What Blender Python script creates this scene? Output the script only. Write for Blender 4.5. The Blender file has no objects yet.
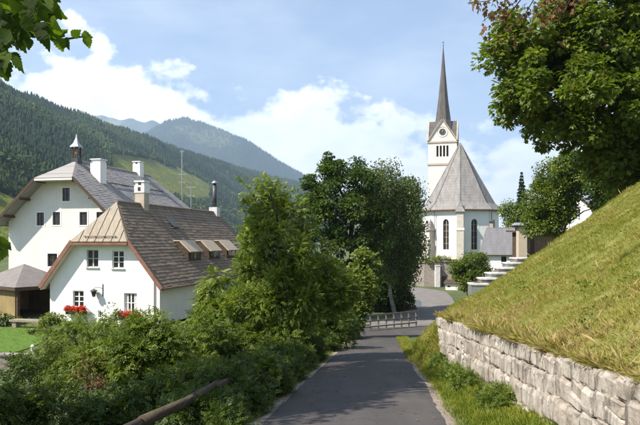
import bpy, math, random
import numpy as np
from mathutils import Vector, Matrix
from mathutils.geometry import tessellate_polygon

R = math.radians
sc = bpy.context.scene
col = sc.collection

# ------------------------------------------------------------------ camera, sky, sun, exposure
F, CX, HY = 622.0, 320.0, 240.0           # focal length in photo pixels, centre column, horizon row
cam_d = bpy.data.cameras.new("camera"); cam = bpy.data.objects.new("camera", cam_d); col.objects.link(cam)
cam_d.lens = 35.0; cam_d.sensor_width = 36.0; cam_d.shift_y = (HY - 212.5) / 640.0
cam_d.clip_start = 0.05; cam_d.clip_end = 40000
cam.location = (0, 0, 0); cam.rotation_euler = (R(90), 0, 0)
sc.camera = cam

SUN_A, SUN_E = R(62), R(48)               # sun: to the left and a little behind the camera
sunv = Vector((-math.sin(SUN_A) * math.cos(SUN_E), -math.cos(SUN_A) * math.cos(SUN_E), math.sin(SUN_E)))
world = bpy.data.worlds.new("World"); sc.world = world; world.use_nodes = True

def build_world():
    nt = world.node_tree; N = nt.nodes; L = nt.links
    N.clear()
    out = N.new('ShaderNodeOutputWorld'); bg = N.new('ShaderNodeBackground'); L.new(bg.outputs[0], out.inputs[0])
    bg.inputs[1].default_value = 0.085
    sky = N.new('ShaderNodeTexSky'); sky.sky_type = 'NISHITA'; sky.sun_disc = False
    sky.sun_elevation = SUN_E; sky.sun_rotation = math.atan2(sunv.x, sunv.y) % (2 * math.pi)
    sky.altitude = 700; sky.air_density = 1.0; sky.dust_density = 0.3; sky.ozone_density = 2.2
    tc = N.new('ShaderNodeTexCoord'); sep = N.new('ShaderNodeSeparateXYZ'); L.new(tc.outputs['Generated'], sep.inputs[0])
    def M(op, a, b=None, c=None, clamp=False):
        n = N.new('ShaderNodeMath'); n.operation = op; n.use_clamp = clamp
        for i, v in enumerate((a, b, c)):
            if v is None: continue
            if isinstance(v, (int, float)): n.inputs[i].default_value = v
            else: L.new(v, n.inputs[i])
        return n.outputs[0]
    def noise(scale, detail, rough, off=(0, 0, 0), zs=1.0):
        mp = N.new('ShaderNodeMapping'); mp.inputs['Location'].default_value = off; mp.inputs['Scale'].default_value = (1, 1, zs)
        L.new(tc.outputs['Generated'], mp.inputs[0])
        n = N.new('ShaderNodeTexNoise'); n.inputs['Scale'].default_value = scale; n.inputs['Detail'].default_value = detail
        n.inputs['Roughness'].default_value = rough; L.new(mp.outputs[0], n.inputs['Vector'])
        return n.outputs[0]
    az = M('ARCTAN2', sep.outputs[0], sep.outputs[1])
    el = M('ARCSINE', sep.outputs[2])
    # cumulus bank low over the hills, its top rising and falling with the bearing
    top = M('ADD', 0.236, M('MULTIPLY', 0.032, M('SINE', M('ADD', M('MULTIPLY', az, 15.0), 7.57))))
    top = M('ADD', top, M('MULTIPLY', 0.035, M('SINE', M('ADD', M('MULTIPLY', az, 4.0), 3.2))))
    n1 = noise(6.5, 9, 0.56, (2.3, 0.7, 1.9), 1.5)
    n2 = noise(22, 6, 0.6, (0.3, 5.7, 0.9), 1.3)
    bump = M('ADD', M('MULTIPLY', M('SUBTRACT', n1, 0.5), 0.36), M('MULTIPLY', M('SUBTRACT', n2, 0.5), 0.10))
    d = M('SUBTRACT', M('ADD', top, bump), el)
    mr = N.new('ShaderNodeMapRange'); mr.interpolation_type = 'SMOOTHSTEP'
    L.new(d, mr.inputs[0]); mr.inputs[1].default_value = -0.012; mr.inputs[2].default_value = 0.032
    mr.inputs[3].default_value = 0; mr.inputs[4].default_value = 0.95
    # thin high veil
    n3 = noise(3.2, 7, 0.6, (4.1, 1.2, 0.2), 3.2)
    veil = M('MULTIPLY', M('SUBTRACT', n3, 0.40, clamp=True), 0.6, clamp=True)
    veil = M('ADD', veil, 0.07)
    mask = M('MAXIMUM', mr.outputs[0], veil)
    # cloud brightness: white tops, faint lavender-grey hollows
    n4 = noise(10, 6, 0.6, (7.7, 3.1, 0.4), 2.0)
    cr = N.new('ShaderNodeValToRGB'); L.new(n4, cr.inputs[0])
    cr.color_ramp.elements[0].position = 0.34; cr.color_ramp.elements[0].color = (9.4, 9.7, 10.5, 1)
    cr.color_ramp.elements[1].position = 0.62; cr.color_ramp.elements[1].color = (13.0, 12.7, 12.2, 1)
    mix = N.new('ShaderNodeMix'); mix.data_type = 'RGBA'
    L.new(mask, mix.inputs[0]); L.new(sky.outputs[0], mix.inputs[6]); L.new(cr.outputs[0], mix.inputs[7])
    L.new(mix.outputs[2], bg.inputs[0])
build_world()

sun_d = bpy.data.lights.new("sun", 'SUN'); sun_d.energy = 5.0; sun_d.angle = R(0.53); sun_d.color = (1.0, 0.935, 0.83)
sun = bpy.data.objects.new("sun", sun_d); col.objects.link(sun)
sun.rotation_euler = (-sunv).to_track_quat('-Z', 'Y').to_euler(); sun.location = sunv * 60

vs = sc.view_settings
vs.view_transform = 'Standard'; vs.look = 'None'; vs.exposure = 1.17; vs.gamma = 1.0; vs.use_curve_mapping = False
sc.render.engine = 'CYCLES'
sc.cycles.use_denoising = True
sc.cycles.max_bounces = 6; sc.cycles.diffuse_bounces = 3; sc.cycles.glossy_bounces = 2
sc.cycles.transmission_bounces = 4; sc.cycles.transparent_max_bounces = 4; sc.cycles.volume_bounces = 0
sc.cycles.caustics_reflective = False; sc.cycles.caustics_refractive = False

# ------------------------------------------------------------------ helpers
def W(px, py, Y):                         # photo pixel at distance Y -> place
    return Vector(((px - CX) / F * Y, Y, (HY - py) / F * Y))

def ss(a, b, x):
    t = np.clip((np.asarray(x, float) - a) / (b - a), 0, 1); return t * t * (3 - 2 * t)

def _hash(ix, iy, s):
    h = (ix * 374761393 + iy * 668265263 + s * 2147483647) & 0xFFFFFFFF
    h = ((h ^ (h >> 13)) * 1274126177) & 0xFFFFFFFF
    return ((h ^ (h >> 16)) & 0xFFFF) / 65535.0

def vnoise(x, y, s=0):
    x = np.asarray(x, float); y = np.asarray(y, float)
    ix = np.floor(x).astype(np.int64); iy = np.floor(y).astype(np.int64)
    fx = x - ix; fy = y - iy; fx = fx * fx * (3 - 2 * fx); fy = fy * fy * (3 - 2 * fy)
    a = _hash(ix, iy, s); b = _hash(ix + 1, iy, s); c = _hash(ix, iy + 1, s); d = _hash(ix + 1, iy + 1, s)
    return (a + (b - a) * fx) * (1 - fy) + (c + (d - c) * fx) * fy

def fbm(x, y, s=0, o=4):
    v = 0; a = 0.5; t = 0
    for k in range(o):
        v = v + a * vnoise(np.asarray(x) * 2 ** k, np.asarray(y) * 2 ** k, s + k); t += a; a *= 0.5
    return v / t - 0.5

def link(o, parent=None):
    col.objects.link(o)
    if parent is not None: o.parent = parent
    return o

def tag(o, label=None, cat=None, group=None, kind=None):
    for k, v in (('label', label), ('category', cat), ('group', group), ('kind', kind)):
        if v: o[k] = v
    return o

def empty(name, loc, rz=0.0, parent=None):
    o = bpy.data.objects.new(name, None); o.location = loc; o.rotation_euler = (0, 0, rz); o.empty_display_size = 0.3
    return link(o, parent)

class MB:
    def __init__(s): s.v = []; s.f = []
    def add(s, vs_, fs):
        n = len(s.v); s.v += [tuple(v) for v in vs_]; s.f += [tuple(i + n for i in f) for f in fs]; return s
    def box(s, x0, x1, y0, y1, z0, z1):
        return s.add([(x0, y0, z0), (x1, y0, z0), (x1, y1, z0), (x0, y1, z0), (x0, y0, z1), (x1, y0, z1), (x1, y1, z1), (x0, y1, z1)],
                     [(0, 3, 2, 1), (4, 5, 6, 7), (0, 1, 5, 4), (1, 2, 6, 5), (2, 3, 7, 6), (3, 0, 4, 7)])
    def bar(s, p, q, w, h, up=(0, 0, 1)):
        p = Vector(p); q = Vector(q); d = (q - p).normalized(); u = Vector(up); a = d.cross(u).normalized(); u = a.cross(d)
        c = [a * (i * w / 2) + u * (j * h / 2) for i, j in ((-1, -1), (1, -1), (1, 1), (-1, 1))]
        return s.add([p + k for k in c] + [q + k for k in c], [(0, 3, 2, 1), (4, 5, 6, 7), (0, 1, 5, 4), (1, 2, 6, 5), (2, 3, 7, 6), (3, 0, 4, 7)])
    def tube(s, pts, rad, n=8, cap=True):
        pts = [Vector(p) for p in pts]; rings = []
        if isinstance(rad, (int, float)): rad = [rad] * len(pts)
        for i, p in enumerate(pts):
            d = (pts[min(i + 1, len(pts) - 1)] - pts[max(i - 1, 0)]).normalized()
            a = d.orthogonal().normalized() if abs(d.z) > 0.99 else d.cross(Vector((0, 0, 1))).normalized()
            b = d.cross(a)
            rings.append([p + (a * math.cos(t) + b * math.sin(t)) * rad[i] for t in [2 * math.pi * k / n for k in range(n)]])
        vs_ = [v for r in rings for v in r]; fs = []
        for i in range(len(pts) - 1):
            for k in range(n):
                k2 = (k + 1) % n; fs.append((i * n + k, i * n + k2, (i + 1) * n + k2, (i + 1) * n + k))
        if cap: fs += [tuple(range(n - 1, -1, -1)), tuple((len(pts) - 1) * n + k for k in range(n))]
        return s.add(vs_, fs)
    def lathe(s, prof, n=16, c=(0, 0), ph=0.0):
        vs_ = []; fs = []
        for r, z in prof:
            for k in range(n):
                t = ph + 2 * math.pi * k / n; vs_.append((c[0] + r * math.cos(t), c[1] + r * math.sin(t), z))
        for i in range(len(prof) - 1):
            for k in range(n):
                k2 = (k + 1) % n; fs.append((i * n + k, i * n + k2, (i + 1) * n + k2, (i + 1) * n + k))
        fs += [tuple(range(n - 1, -1, -1)), tuple((len(prof) - 1) * n + k for k in range(n))]
        return s.add(vs_, fs)
    def slab(s, poly, t):                 # planar polygon thickened against its normal
        P = [Vector(p) for p in poly]; nrm = Vector((0, 0, 0))
        for i in range(len(P)): nrm += (P[i] - P[0]).cross(P[(i + 1) % len(P)] - P[0])
        nrm.normalize(); n = len(P); Q = [p - nrm * t for p in P]
        fs = [tuple(range(n)), tuple(range(2 * n - 1, n - 1, -1))] + [(i, i + n, (i + 1) % n + n, (i + 1) % n) for i in range(n)]
        return s.add(P + Q, fs)
    def holed(s, outer, holes, depth, y=0.0):   # facade in the x,z plane facing -y, openings with real reveals
        loops = [[Vector((a, b, 0)) for a, b in outer]] + [[Vector((a, b, 0)) for a, b in h] for h in holes]
        flat = [v for l in loops for v in l]; n0 = len(s.v)
        s.v += [(v.x, y, v.y) for v in flat]
        for t in tessellate_polygon(loops):
            a, b, c = [flat[i] for i in t]
            cr = (b.x - a.x) * (c.y - a.y) - (b.y - a.y) * (c.x - a.x)
            s.f.append(tuple(n0 + i for i in (t if cr > 0 else t[::-1])))
        for h in holes:
            n = len(h); m = len(s.v)
            s.v += [(a, y, b) for a, b in h] + [(a, y + depth, b) for a, b in h]
            s.f += [(m + i, m + (i + 1) % n, m + n + (i + 1) % n, m + n + i) for i in range(n)]
        return s
    def build(s, name, mat=None, parent=None, smooth=False):
        me = bpy.data.meshes.new(name); me.from_pydata(s.v, [], s.f); me.update()
        if mat: me.materials.append(mat)
        if smooth: me.polygons.foreach_set('use_smooth', [True] * len(me.polygons))
        return link(bpy.data.objects.new(name, me), parent)

def np_mesh(name, V, T, mat, parent=None, tint=None, smooth=False):
    """V (n,3), T (m,k) uniform faces -> one mesh object"""
    V = np.asarray(V, np.float32); T = np.asarray(T, np.int32); m, k = T.shape
    me = bpy.data.meshes.new(name)
    me.vertices.add(len(V)); me.vertices.foreach_set('co', V.ravel())
    me.loops.add(m * k); me.loops.foreach_set('vertex_index', T.ravel())
    me.polygons.add(m); me.polygons.foreach_set('loop_start', np.arange(0, m * k, k, dtype=np.int32))
    if smooth: me.polygons.foreach_set('use_smooth', np.ones(m, bool))
    me.update(calc_edges=True)
    if tint is not None:
        at = me.attributes.new('tint', 'FLOAT', 'FACE'); at.data.foreach_set('value', np.asarray(tint, np.float32))
    me.materials.append(mat)
    return link(bpy.data.objects.new(name, me), parent)

def norm(a): return a / np.maximum(np.linalg.norm(a, axis=-1, keepdims=True), 1e-9)

def scatter(template, pos, fwd, up, size, width=None):
    """copies of a template (verts kx3, tris) at pos: local y -> fwd, local z -> up"""
    TV, TT = template; n = len(pos); k = len(TV)
    fwd = norm(fwd); x = norm(np.cross(fwd, up)); z = np.cross(x, fwd)
    size = np.asarray(size).reshape(-1, 1, 1)
    wx = 1.0 if width is None else np.asarray(width).reshape(-1, 1, 1)
    V = pos[:, None, :] + size * (TV[None, :, 0:1] * wx * x[:, None, :] + TV[None, :, 1:2] * fwd[:, None, :] + TV[None, :, 2:3] * z[:, None, :])
    T = (TT[None] + (np.arange(n) * k)[:, None, None]).reshape(-1, 3)
    return V.reshape(-1, 3), T

# ------------------------------------------------------------------ materials
def ramp(N, L, fac, stops):
    r = N.new('ShaderNodeValToRGB'); el = r.color_ramp.elements
    while len(el) < len(stops): el.new(0.5)
    for e, (p, c) in zip(el, stops): e.position = p; e.color = (*c, 1)
    L.new(fac, r.inputs[0]); return r.outputs[0]

def mix_col(N, L, fac, a, b, blend='MIX'):
    m = N.new('ShaderNodeMix'); m.data_type = 'RGBA'; m.blend_type = blend
    for i, v in ((0, fac), (6, a), (7, b)):
        if isinstance(v, (int, float)): m.inputs[i].default_value = v
        elif isinstance(v, tuple): m.inputs[i].default_value = (*v, 1)
        else: L.new(v, m.inputs[i])
    return m.outputs[2]

def tex_noise(N, L, vec, scale, detail=5, rough=0.55):
    n = N.new('ShaderNodeTexNoise'); n.inputs['Scale'].default_value = scale; n.inputs['Detail'].default_value = detail
    n.inputs['Roughness'].default_value = rough; L.new(vec, n.inputs['Vector']); return n.outputs[0]

def base_mat(name):
    m = bpy.data.materials.new(name); m.use_nodes = True
    N = m.node_tree.nodes; L = m.node_tree.links; return m, N, L, N['Principled BSDF'], N.new('ShaderNodeTexCoord')

def mapping(N, L, vec, scale=(1, 1, 1), rot=(0, 0, 0), loc=(0, 0, 0)):
    mp = N.new('ShaderNodeMapping'); mp.inputs['Scale'].default_value = scale; mp.inputs['Rotation'].default_value = rot; mp.inputs['Location'].default_value = loc
    L.new(vec, mp.inputs[0]); return mp.outputs[0]

def bump(N, L, p, h, strength=0.4, dist=0.02):
    b = N.new('ShaderNodeBump'); b.inputs['Strength'].default_value = strength; b.inputs['Distance'].default_value = dist
    L.new(h, b.inputs['Height']); L.new(b.outputs[0], p.inputs['Normal'])

def surf(name, c0, c1, scale=3.0, rough=0.8, stretch=(1, 1, 1), bs=0.3, bd=0.02, fine=None, spec=0.3, metal=0.0):
    """two-tone weathered surface with fine relief"""
    m, N, L, p, tc = base_mat(name)
    v = mapping(N, L, tc.outputs['Object'], stretch)
    n = tex_noise(N, L, v, scale, 7, 0.62)
    L.new(ramp(N, L, n, [(0.32, c0), (0.68, c1)]), p.inputs['Base Color'])
    h = tex_noise(N, L, v, fine or scale * 9, 4, 0.6)
    bump(N, L, p, h, bs, bd)
    p.inputs['Roughness'].default_value = rough; p.inputs['Specular IOR Level'].default_value = spec; p.inputs['Metallic'].default_value = metal
    return m

def leaf_mat(name, stops, rough=0.5, trans=0.35, tcol=None):
    m, N, L, p, tc = base_mat(name)
    at = N.new('ShaderNodeAttribute'); at.attribute_name = 'tint'
    c = ramp(N, L, at.outputs['Fac'], stops)
    L.new(c, p.inputs['Base Color']); p.inputs['Roughness'].default_value = rough; p.inputs['Specular IOR Level'].default_value = 0.3 if rough < 0.6 else 0.15
    tr = N.new('ShaderNodeBsdfTranslucent')
    L.new(mix_col(N, L, 1.0, c, tcol or (1.25, 1.35, 0.45), 'MULTIPLY'), tr.inputs[0])
    mx = N.new('ShaderNodeMixShader'); mx.inputs[0].default_value = trans
    L.new(p.outputs[0], mx.inputs[1]); L.new(tr.outputs[0], mx.inputs[2])
    L.new(mx.outputs[0], N['Material Output'].inputs[0]); return m

def shingle_mat(name, c0, c1, c2, row=0.28, wid=0.16, axes='yz', rough=0.85, zscale=1.25, streak=1.0):
    m, N, L, p, tc = base_mat(name)
    sp = N.new('ShaderNodeSeparateXYZ'); L.new(tc.outputs['Object'], sp.inputs[0])
    cb = N.new('ShaderNodeCombineXYZ')
    mu = N.new('ShaderNodeMath'); mu.operation = 'MULTIPLY'; mu.inputs[1].default_value = zscale; L.new(sp.outputs[2], mu.inputs[0])
    L.new(sp.outputs['xyz'.index(axes[0])], cb.inputs[0]); L.new(mu.outputs[0], cb.inputs[1])
    br = N.new('ShaderNodeTexBrick'); L.new(cb.outputs[0], br.inputs['Vector'])
    br.inputs['Scale'].default_value = 1.0; br.inputs['Brick Width'].default_value = wid; br.inputs['Row Height'].default_value = row
    br.inputs['Mortar Size'].default_value = 0.012; br.inputs['Mortar Smooth'].default_value = 0.4
    br.inputs['Color1'].default_value = (*c0, 1); br.inputs['Color2'].default_value = (*c1, 1)
    br.inputs['Mortar'].default_value = (*[x * 0.78 for x in c0], 1)
    v2 = mapping(N, L, cb.outputs[0], (0.9, 0.22, 1))
    st = tex_noise(N, L, v2, 2.2, 8, 0.65)
    L.new(mix_col(N, L, ramp(N, L, st, [(0.38, (0, 0, 0)), (0.66, (streak, streak, streak))]), br.outputs[0], c2), p.inputs['Base Color'])
    fr = N.new('ShaderNodeMath'); fr.operation = 'FRACT'
    dv = N.new('ShaderNodeMath'); dv.operation = 'DIVIDE'; dv.inputs[1].default_value = row; L.new(mu.outputs[0], dv.inputs[0]); L.new(dv.outputs[0], fr.inputs[0])
    sb = N.new('ShaderNodeMath'); sb.operation = 'SUBTRACT'; L.new(fr.outputs[0], sb.inputs[1]); L.new(br.outputs['Fac'], sb.inputs[0])
    bump(N, L, p, sb.outputs[0], 0.6, 0.03)
    p.inputs['Roughness'].default_value = rough; return m

M = {}
def make_materials():
    def plaster(name, c0, c1, sc1, dirt):
        m, N, L, p, tc = base_mat(name); v = tc.outputs['Object']
        c = ramp(N, L, tex_noise(N, L, v, sc1, 7, 0.6), [(0.3, c0), (0.7, c1)])
        st = tex_noise(N, L, mapping(N, L, v, (2.6, 2.6, 0.16)), 2.0, 7, 0.7)
        c = mix_col(N, L, ramp(N, L, st, [(0.52, (0, 0, 0)), (0.74, (0.38, 0.38, 0.38))]), c, dirt)
        pt = tex_noise(N, L, v, 0.7, 8, 0.75)
        c = mix_col(N, L, ramp(N, L, pt, [(0.58, (0, 0, 0)), (0.75, (0.3, 0.3, 0.3))]), c, tuple(x * 0.9 for x in dirt))
        sp = N.new('ShaderNodeSeparateXYZ'); L.new(v, sp.inputs[0])
        L.new(c, p.inputs['Base Color']); p.inputs['Roughness'].default_value = 0.92; p.inputs['Specular IOR Level'].default_value = 0.2
        bump(N, L, p, tex_noise(N, L, v, 24, 5, 0.6), 0.2, 0.01); return m
    M['plaster'] = plaster('plaster_white', (0.76, 0.735, 0.69), (0.83, 0.81, 0.77), 1.1, (0.55, 0.51, 0.45))
    M['plaster_cream'] = plaster('plaster_cream', (0.68, 0.65, 0.585), (0.76, 0.735, 0.675), 0.8, (0.52, 0.48, 0.41))
    M['church_white'] = plaster('church_plaster', (0.72, 0.70, 0.66), (0.80, 0.785, 0.75), 0.4, (0.50, 0.47, 0.42))
    M['church_tower'] = plaster('church_tower_plaster', (0.64, 0.60, 0.53), (0.73, 0.695, 0.63), 0.4, (0.46, 0.41, 0.34))
    M['sandstone'] = surf('sandstone', (0.36, 0.29, 0.22), (0.52, 0.44, 0.35), 1.2, 0.9, bs=0.4, bd=0.03, fine=9)
    M['grey_wood'] = surf('grey_weathered_wood', (0.12, 0.105, 0.09), (0.24, 0.215, 0.185), 3, 0.85, (1, 1, 4))
    M['pale_stone'] = surf('pale_ashlar', (0.44, 0.39, 0.325), (0.60, 0.55, 0.48), 1.2, 0.9, bs=0.4, bd=0.03, fine=9)
    M['dark_wood'] = surf('dark_wood', (0.045, 0.028, 0.018), (0.10, 0.065, 0.04), 2, 0.8, (1, 1, 6))
    M['brown_wood'] = surf('brown_wood', (0.13, 0.08, 0.05), (0.24, 0.16, 0.10), 2, 0.8, (6, 1, 1))
    M['red_wood'] = surf('red_brown_board', (0.17, 0.075, 0.05), (0.26, 0.13, 0.09), 3, 0.7)
    M['pale_wood'] = surf('pale_wood', (0.42, 0.34, 0.25), (0.56, 0.47, 0.36), 3, 0.8, (1, 1, 5))
    M['soffit'] = surf('pale_soffit', (0.62, 0.50, 0.42), (0.72, 0.62, 0.54), 3, 0.8)
    M['log'] = surf('weathered_log', (0.045, 0.033, 0.023), (0.15, 0.112, 0.075), 5, 0.9, (3, 0.25, 3), 1.0, 0.03)
    M['roof_front'] = shingle_mat('weathered_shingle_roof', (0.150, 0.110, 0.072), (0.182, 0.135, 0.09), (0.24, 0.182, 0.125), 0.30, 0.22, 'yz')
    M['roof_big'] = shingle_mat('grey_shingle_roof', (0.23, 0.212, 0.20), (0.27, 0.25, 0.235), (0.35, 0.325, 0.305), 0.30, 0.22, 'yz')
    M['roof_church'] = shingle_mat('church_shingle_roof', (0.165, 0.153, 0.143), (0.20, 0.187, 0.175), (0.255, 0.24, 0.225), 0.55, 0.4, 'xz', zscale=1.15)
    M['roof_spire'] = shingle_mat('spire_shingle', (0.070, 0.064, 0.062), (0.088, 0.081, 0.078), (0.115, 0.106, 0.10), 0.5, 0.35, 'xz')
    M['roof_slate'] = shingle_mat('dark_slate_roof', (0.13, 0.125, 0.135), (0.15, 0.145, 0.155), (0.18, 0.17, 0.175), 0.3, 0.25, 'xz')
    M['hip_board'] = surf('tan_roof_boards', (0.22, 0.18, 0.13), (0.36, 0.305, 0.235), 2.2, 0.75, (7, 1, 1), 0.35)
    M['tan_metal'] = surf('tan_dormer_roof', (0.36, 0.285, 0.20), (0.52, 0.43, 0.33), 1.6, 0.75, (1, 5, 1), 0.3)
    M['lead'] = surf('dark_metal', (0.05, 0.05, 0.055), (0.10, 0.10, 0.105), 3, 0.5, metal=0.4)
    M['zinc'] = surf('zinc_metal', (0.30, 0.31, 0.32), (0.42, 0.43, 0.44), 3, 0.45, metal=0.6)
    M['copper'] = surf('brown_copper', (0.15, 0.09, 0.07), (0.24, 0.16, 0.13), 3, 0.6)
    M['white_paint'] = surf('white_paint', (0.76, 0.75, 0.72), (0.82, 0.81, 0.79), 5, 0.6, bs=0.05)
    M['grey_paint'] = surf('grey_window_paint', (0.40, 0.38, 0.36), (0.5, 0.48, 0.45), 5, 0.7, bs=0.05)
    m, N, L, p, tc = base_mat('window_glass'); p.inputs['Base Color'].default_value = (0.018, 0.02, 0.022, 1); p.inputs['Roughness'].default_value = 0.06; p.inputs['Specular IOR Level'].default_value = 0.5
    bump(N, L, p, tex_noise(N, L, tc.outputs['Object'], 2.0, 2), 0.05, 0.02); M['glass'] = m
    M['church_glass'] = surf('leaded_glass', (0.02, 0.018, 0.016), (0.05, 0.045, 0.04), 6, 0.3, bs=0.3)
    M['curtain'] = surf('curtain_cloth', (0.5, 0.48, 0.44), (0.66, 0.64, 0.6), 5, 0.9, (9, 1, 1))
    M['ochre'] = surf('ochre_plaster', (0.21, 0.15, 0.065), (0.29, 0.215, 0.10), 1.2, 0.9)
    M['grey_eternit'] = surf('grey_fibre_roof', (0.155, 0.135, 0.125), (0.21, 0.185, 0.17), 2, 0.8)
    M['bark'] = surf('bark', (0.05, 0.038, 0.028), (0.13, 0.10, 0.075), 4, 0.95, (3, 3, 0.5), 0.9, 0.04)
    M['birch_bark'] = surf('birch_bark', (0.14, 0.12, 0.10), (0.5, 0.47, 0.43), 3, 0.9, (1, 1, 4))
    M['slab_stone'] = surf('pale_slab_stone', (0.46, 0.44, 0.42), (0.68, 0.66, 0.64), 3, 0.85)
    M['flower'] = leaf_mat('geranium_red', [(0, (0.50, 0.02, 0.01)), (0.6, (0.72, 0.05, 0.03)), (1, (0.75, 0.14, 0.10))], 0.6, 0.25, (1.1, 0.6, 0.5))
    # churchyard wall: coursed rubble
    m, N, L, p, tc = base_mat('rubble_masonry')
    sp = N.new('ShaderNodeSeparateXYZ'); L.new(tc.outputs['Object'], sp.inputs[0]); cb = N.new('ShaderNodeCombineXYZ')
    L.new(sp.outputs[0], cb.inputs[0]); L.new(sp.outputs[2], cb.inputs[1])
    dn = tex_noise(N, L, tc.outputs['Object'], 1.2, 3)
    vm = N.new('ShaderNodeVectorMath'); vm.operation = 'ADD'; L.new(cb.outputs[0], vm.inputs[0])
    sc_ = N.new('ShaderNodeVectorMath'); sc_.operation = 'SCALE'; sc_.inputs['Scale'].default_value = 0.6; L.new(dn, sc_.inputs[0]); L.new(sc_.outputs[0], vm.inputs[1])
    br = N.new('ShaderNodeTexBrick'); L.new(vm.outputs[0], br.inputs['Vector']); br.inputs['Scale'].default_value = 1
    br.inputs['Brick Width'].default_value = 0.52; br.inputs['Row Height'].default_value = 0.22; br.inputs['Mortar Size'].default_value = 0.025
    br.inputs['Color1'].default_value = (0.20, 0.17, 0.145, 1); br.inputs['Color2'].default_value = (0.33, 0.29, 0.25, 1); br.inputs['Mortar'].default_value = (0.12, 0.10, 0.085, 1)
    L.new(mix_col(N, L, tex_noise(N, L, tc.outputs['Object'], 3, 6), br.outputs[0], (0.24, 0.205, 0.175)), p.inputs['Base Color'])
    bump(N, L, p, br.outputs['Fac'], -0.5, 0.05); p.inputs['Roughness'].default_value = 0.95; M['rubble'] = m
    # limestone of the roadside wall
    m, N, L, p, tc = base_mat('limestone')
    oi = N.new('ShaderNodeObjectInfo'); vm = N.new('ShaderNodeVectorMath'); vm.operation = 'ADD'
    geo = N.new('ShaderNodeNewGeometry'); L.new(geo.outputs['Position'], vm.inputs[0]); vm.inputs[1].default_value = (0, 0, 0)
    n1 = tex_noise(N, L, vm.outputs[0], 5, 9, 0.68)
    c = ramp(N, L, n1, [(0.30, (0.10, 0.08, 0.062)), (0.41, (0.27, 0.225, 0.18)), (0.54, (0.42, 0.365, 0.305)), (0.72, (0.54, 0.49, 0.43))])
    c = mix_col(N, L, 0.35, c, ramp(N, L, oi.outputs['Random'], [(0, (0.20, 0.165, 0.125)), (0.5, (0.40, 0.355, 0.30)), (1, (0.56, 0.515, 0.455))]))
    vs_ = mapping(N, L, geo.outputs['Position'], (1, 1, 0.25))
    n2 = tex_noise(N, L, vs_, 6, 6, 0.7)
    c = mix_col(N, L, ramp(N, L, n2, [(0.50, (0, 0, 0)), (0.64, (0.8, 0.8, 0.8))]), c, (0.095, 0.076, 0.06))
    n5 = tex_noise(N, L, geo.outputs['Position'], 17, 5, 0.6)
    c = mix_col(N, L, ramp(N, L, n5, [(0.60, (0, 0, 0)), (0.70, (0.55, 0.55, 0.55))]), c, (0.16, 0.15, 0.07))
    L.new(c, p.inputs['Base Color']); bump(N, L, p, tex_noise(N, L, geo.outputs['Position'], 14, 9, 0.68), 0.8, 0.03); p.inputs['Roughness'].default_value = 0.95
    M['limestone'] = m
    M['mortar'] = surf('dark_joint_earth', (0.03, 0.025, 0.018), (0.075, 0.06, 0.045), 6, 1.0)
    # asphalt lane
    m, N, L, p, tc = base_mat('asphalt')
    n1 = tex_noise(N, L, tc.outputs['Object'], 0.9, 6, 0.6); n2 = tex_noise(N, L, tc.outputs['Object'], 90, 3, 0.7)
    c = ramp(N, L, n1, [(0.30, (0.038, 0.032, 0.030)), (0.55, (0.052, 0.044, 0.041)), (0.75, (0.070, 0.060, 0.055))])
    c = mix_col(N, L, ramp(N, L, n2, [(0.45, (0, 0, 0)), (0.75, (0.5, 0.5, 0.5))]), c, (0.13, 0.115, 0.103))
    n3 = tex_noise(N, L, tc.outputs['Object'], 4.0, 8, 0.75)
    c = mix_col(N, L, ramp(N, L, n3, [(0.60, (0, 0, 0)), (0.72, (0.45, 0.45, 0.45))]), c, (0.05, 0.046, 0.045))
    wv = mapping(N, L, tc.outputs['Object'], (1, 0.12, 1), (0, 0, R(5.7)))
    n6 = tex_noise(N, L, wv, 1.6, 3)
    c = mix_col(N, L, ramp(N, L, n6, [(0.48, (0, 0, 0)), (0.66, (0.35, 0.35, 0.35))]), c, (0.105, 0.095, 0.088))
    vo = N.new('ShaderNodeTexVoronoi'); vo.feature = 'DISTANCE_TO_EDGE'; vo.inputs['Scale'].default_value = 0.55
    wq = N.new('ShaderNodeVectorMath'); wq.operation = 'ADD'; sq = N.new('ShaderNodeVectorMath'); sq.operation = 'SCALE'; sq.inputs['Scale'].default_value = 0.8
    nq = N.new('ShaderNodeTexNoise'); nq.inputs['Scale'].default_value = 2.2; nq.inputs['Detail'].default_value = 5; L.new(tc.outputs['Object'], nq.inputs['Vector'])
    L.new(nq.outputs['Color'], sq.inputs[0]); L.new(tc.outputs['Object'], wq.inputs[0]); L.new(sq.outputs[0], wq.inputs[1]); L.new(wq.outputs[0], vo.inputs['Vector'])
    c = mix_col(N, L, ramp(N, L, vo.outputs['Distance'], [(0.0, (0.8, 0.8, 0.8)), (0.018, (0, 0, 0))]), c, (0.03, 0.028, 0.027))
    v3 = N.new('ShaderNodeTexVoronoi'); v3.inputs['Scale'].default_value = 0.33; L.new(wq.outputs[0], v3.inputs['Vector']); sx = N.new('ShaderNodeSeparateColor'); L.new(v3.outputs['Color'], sx.inputs[0])
    c = mix_col(N, L, ramp(N, L, sx.outputs[0], [(0.70, (0, 0, 0)), (0.74, (0.30, 0.30, 0.30))]), c, (0.05, 0.047, 0.046))
    L.new(c, p.inputs['Base Color']); bump(N, L, p, n2, 0.5, 0.008); p.inputs['Roughness'].default_value = 0.85; M['asphalt'] = m
    M['gravel'] = surf('edge_grit', (0.20, 0.16, 0.12), (0.36, 0.30, 0.24), 7, 0.95, bs=0.8, bd=0.03, fine=60)
    M['street'] = surf('pale_street', (0.135, 0.122, 0.112), (0.20, 0.182, 0.168), 0.8, 0.9, bs=0.3, fine=40)
    # ground
    m, N, L, p, tc = base_mat('meadow_ground')
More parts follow.
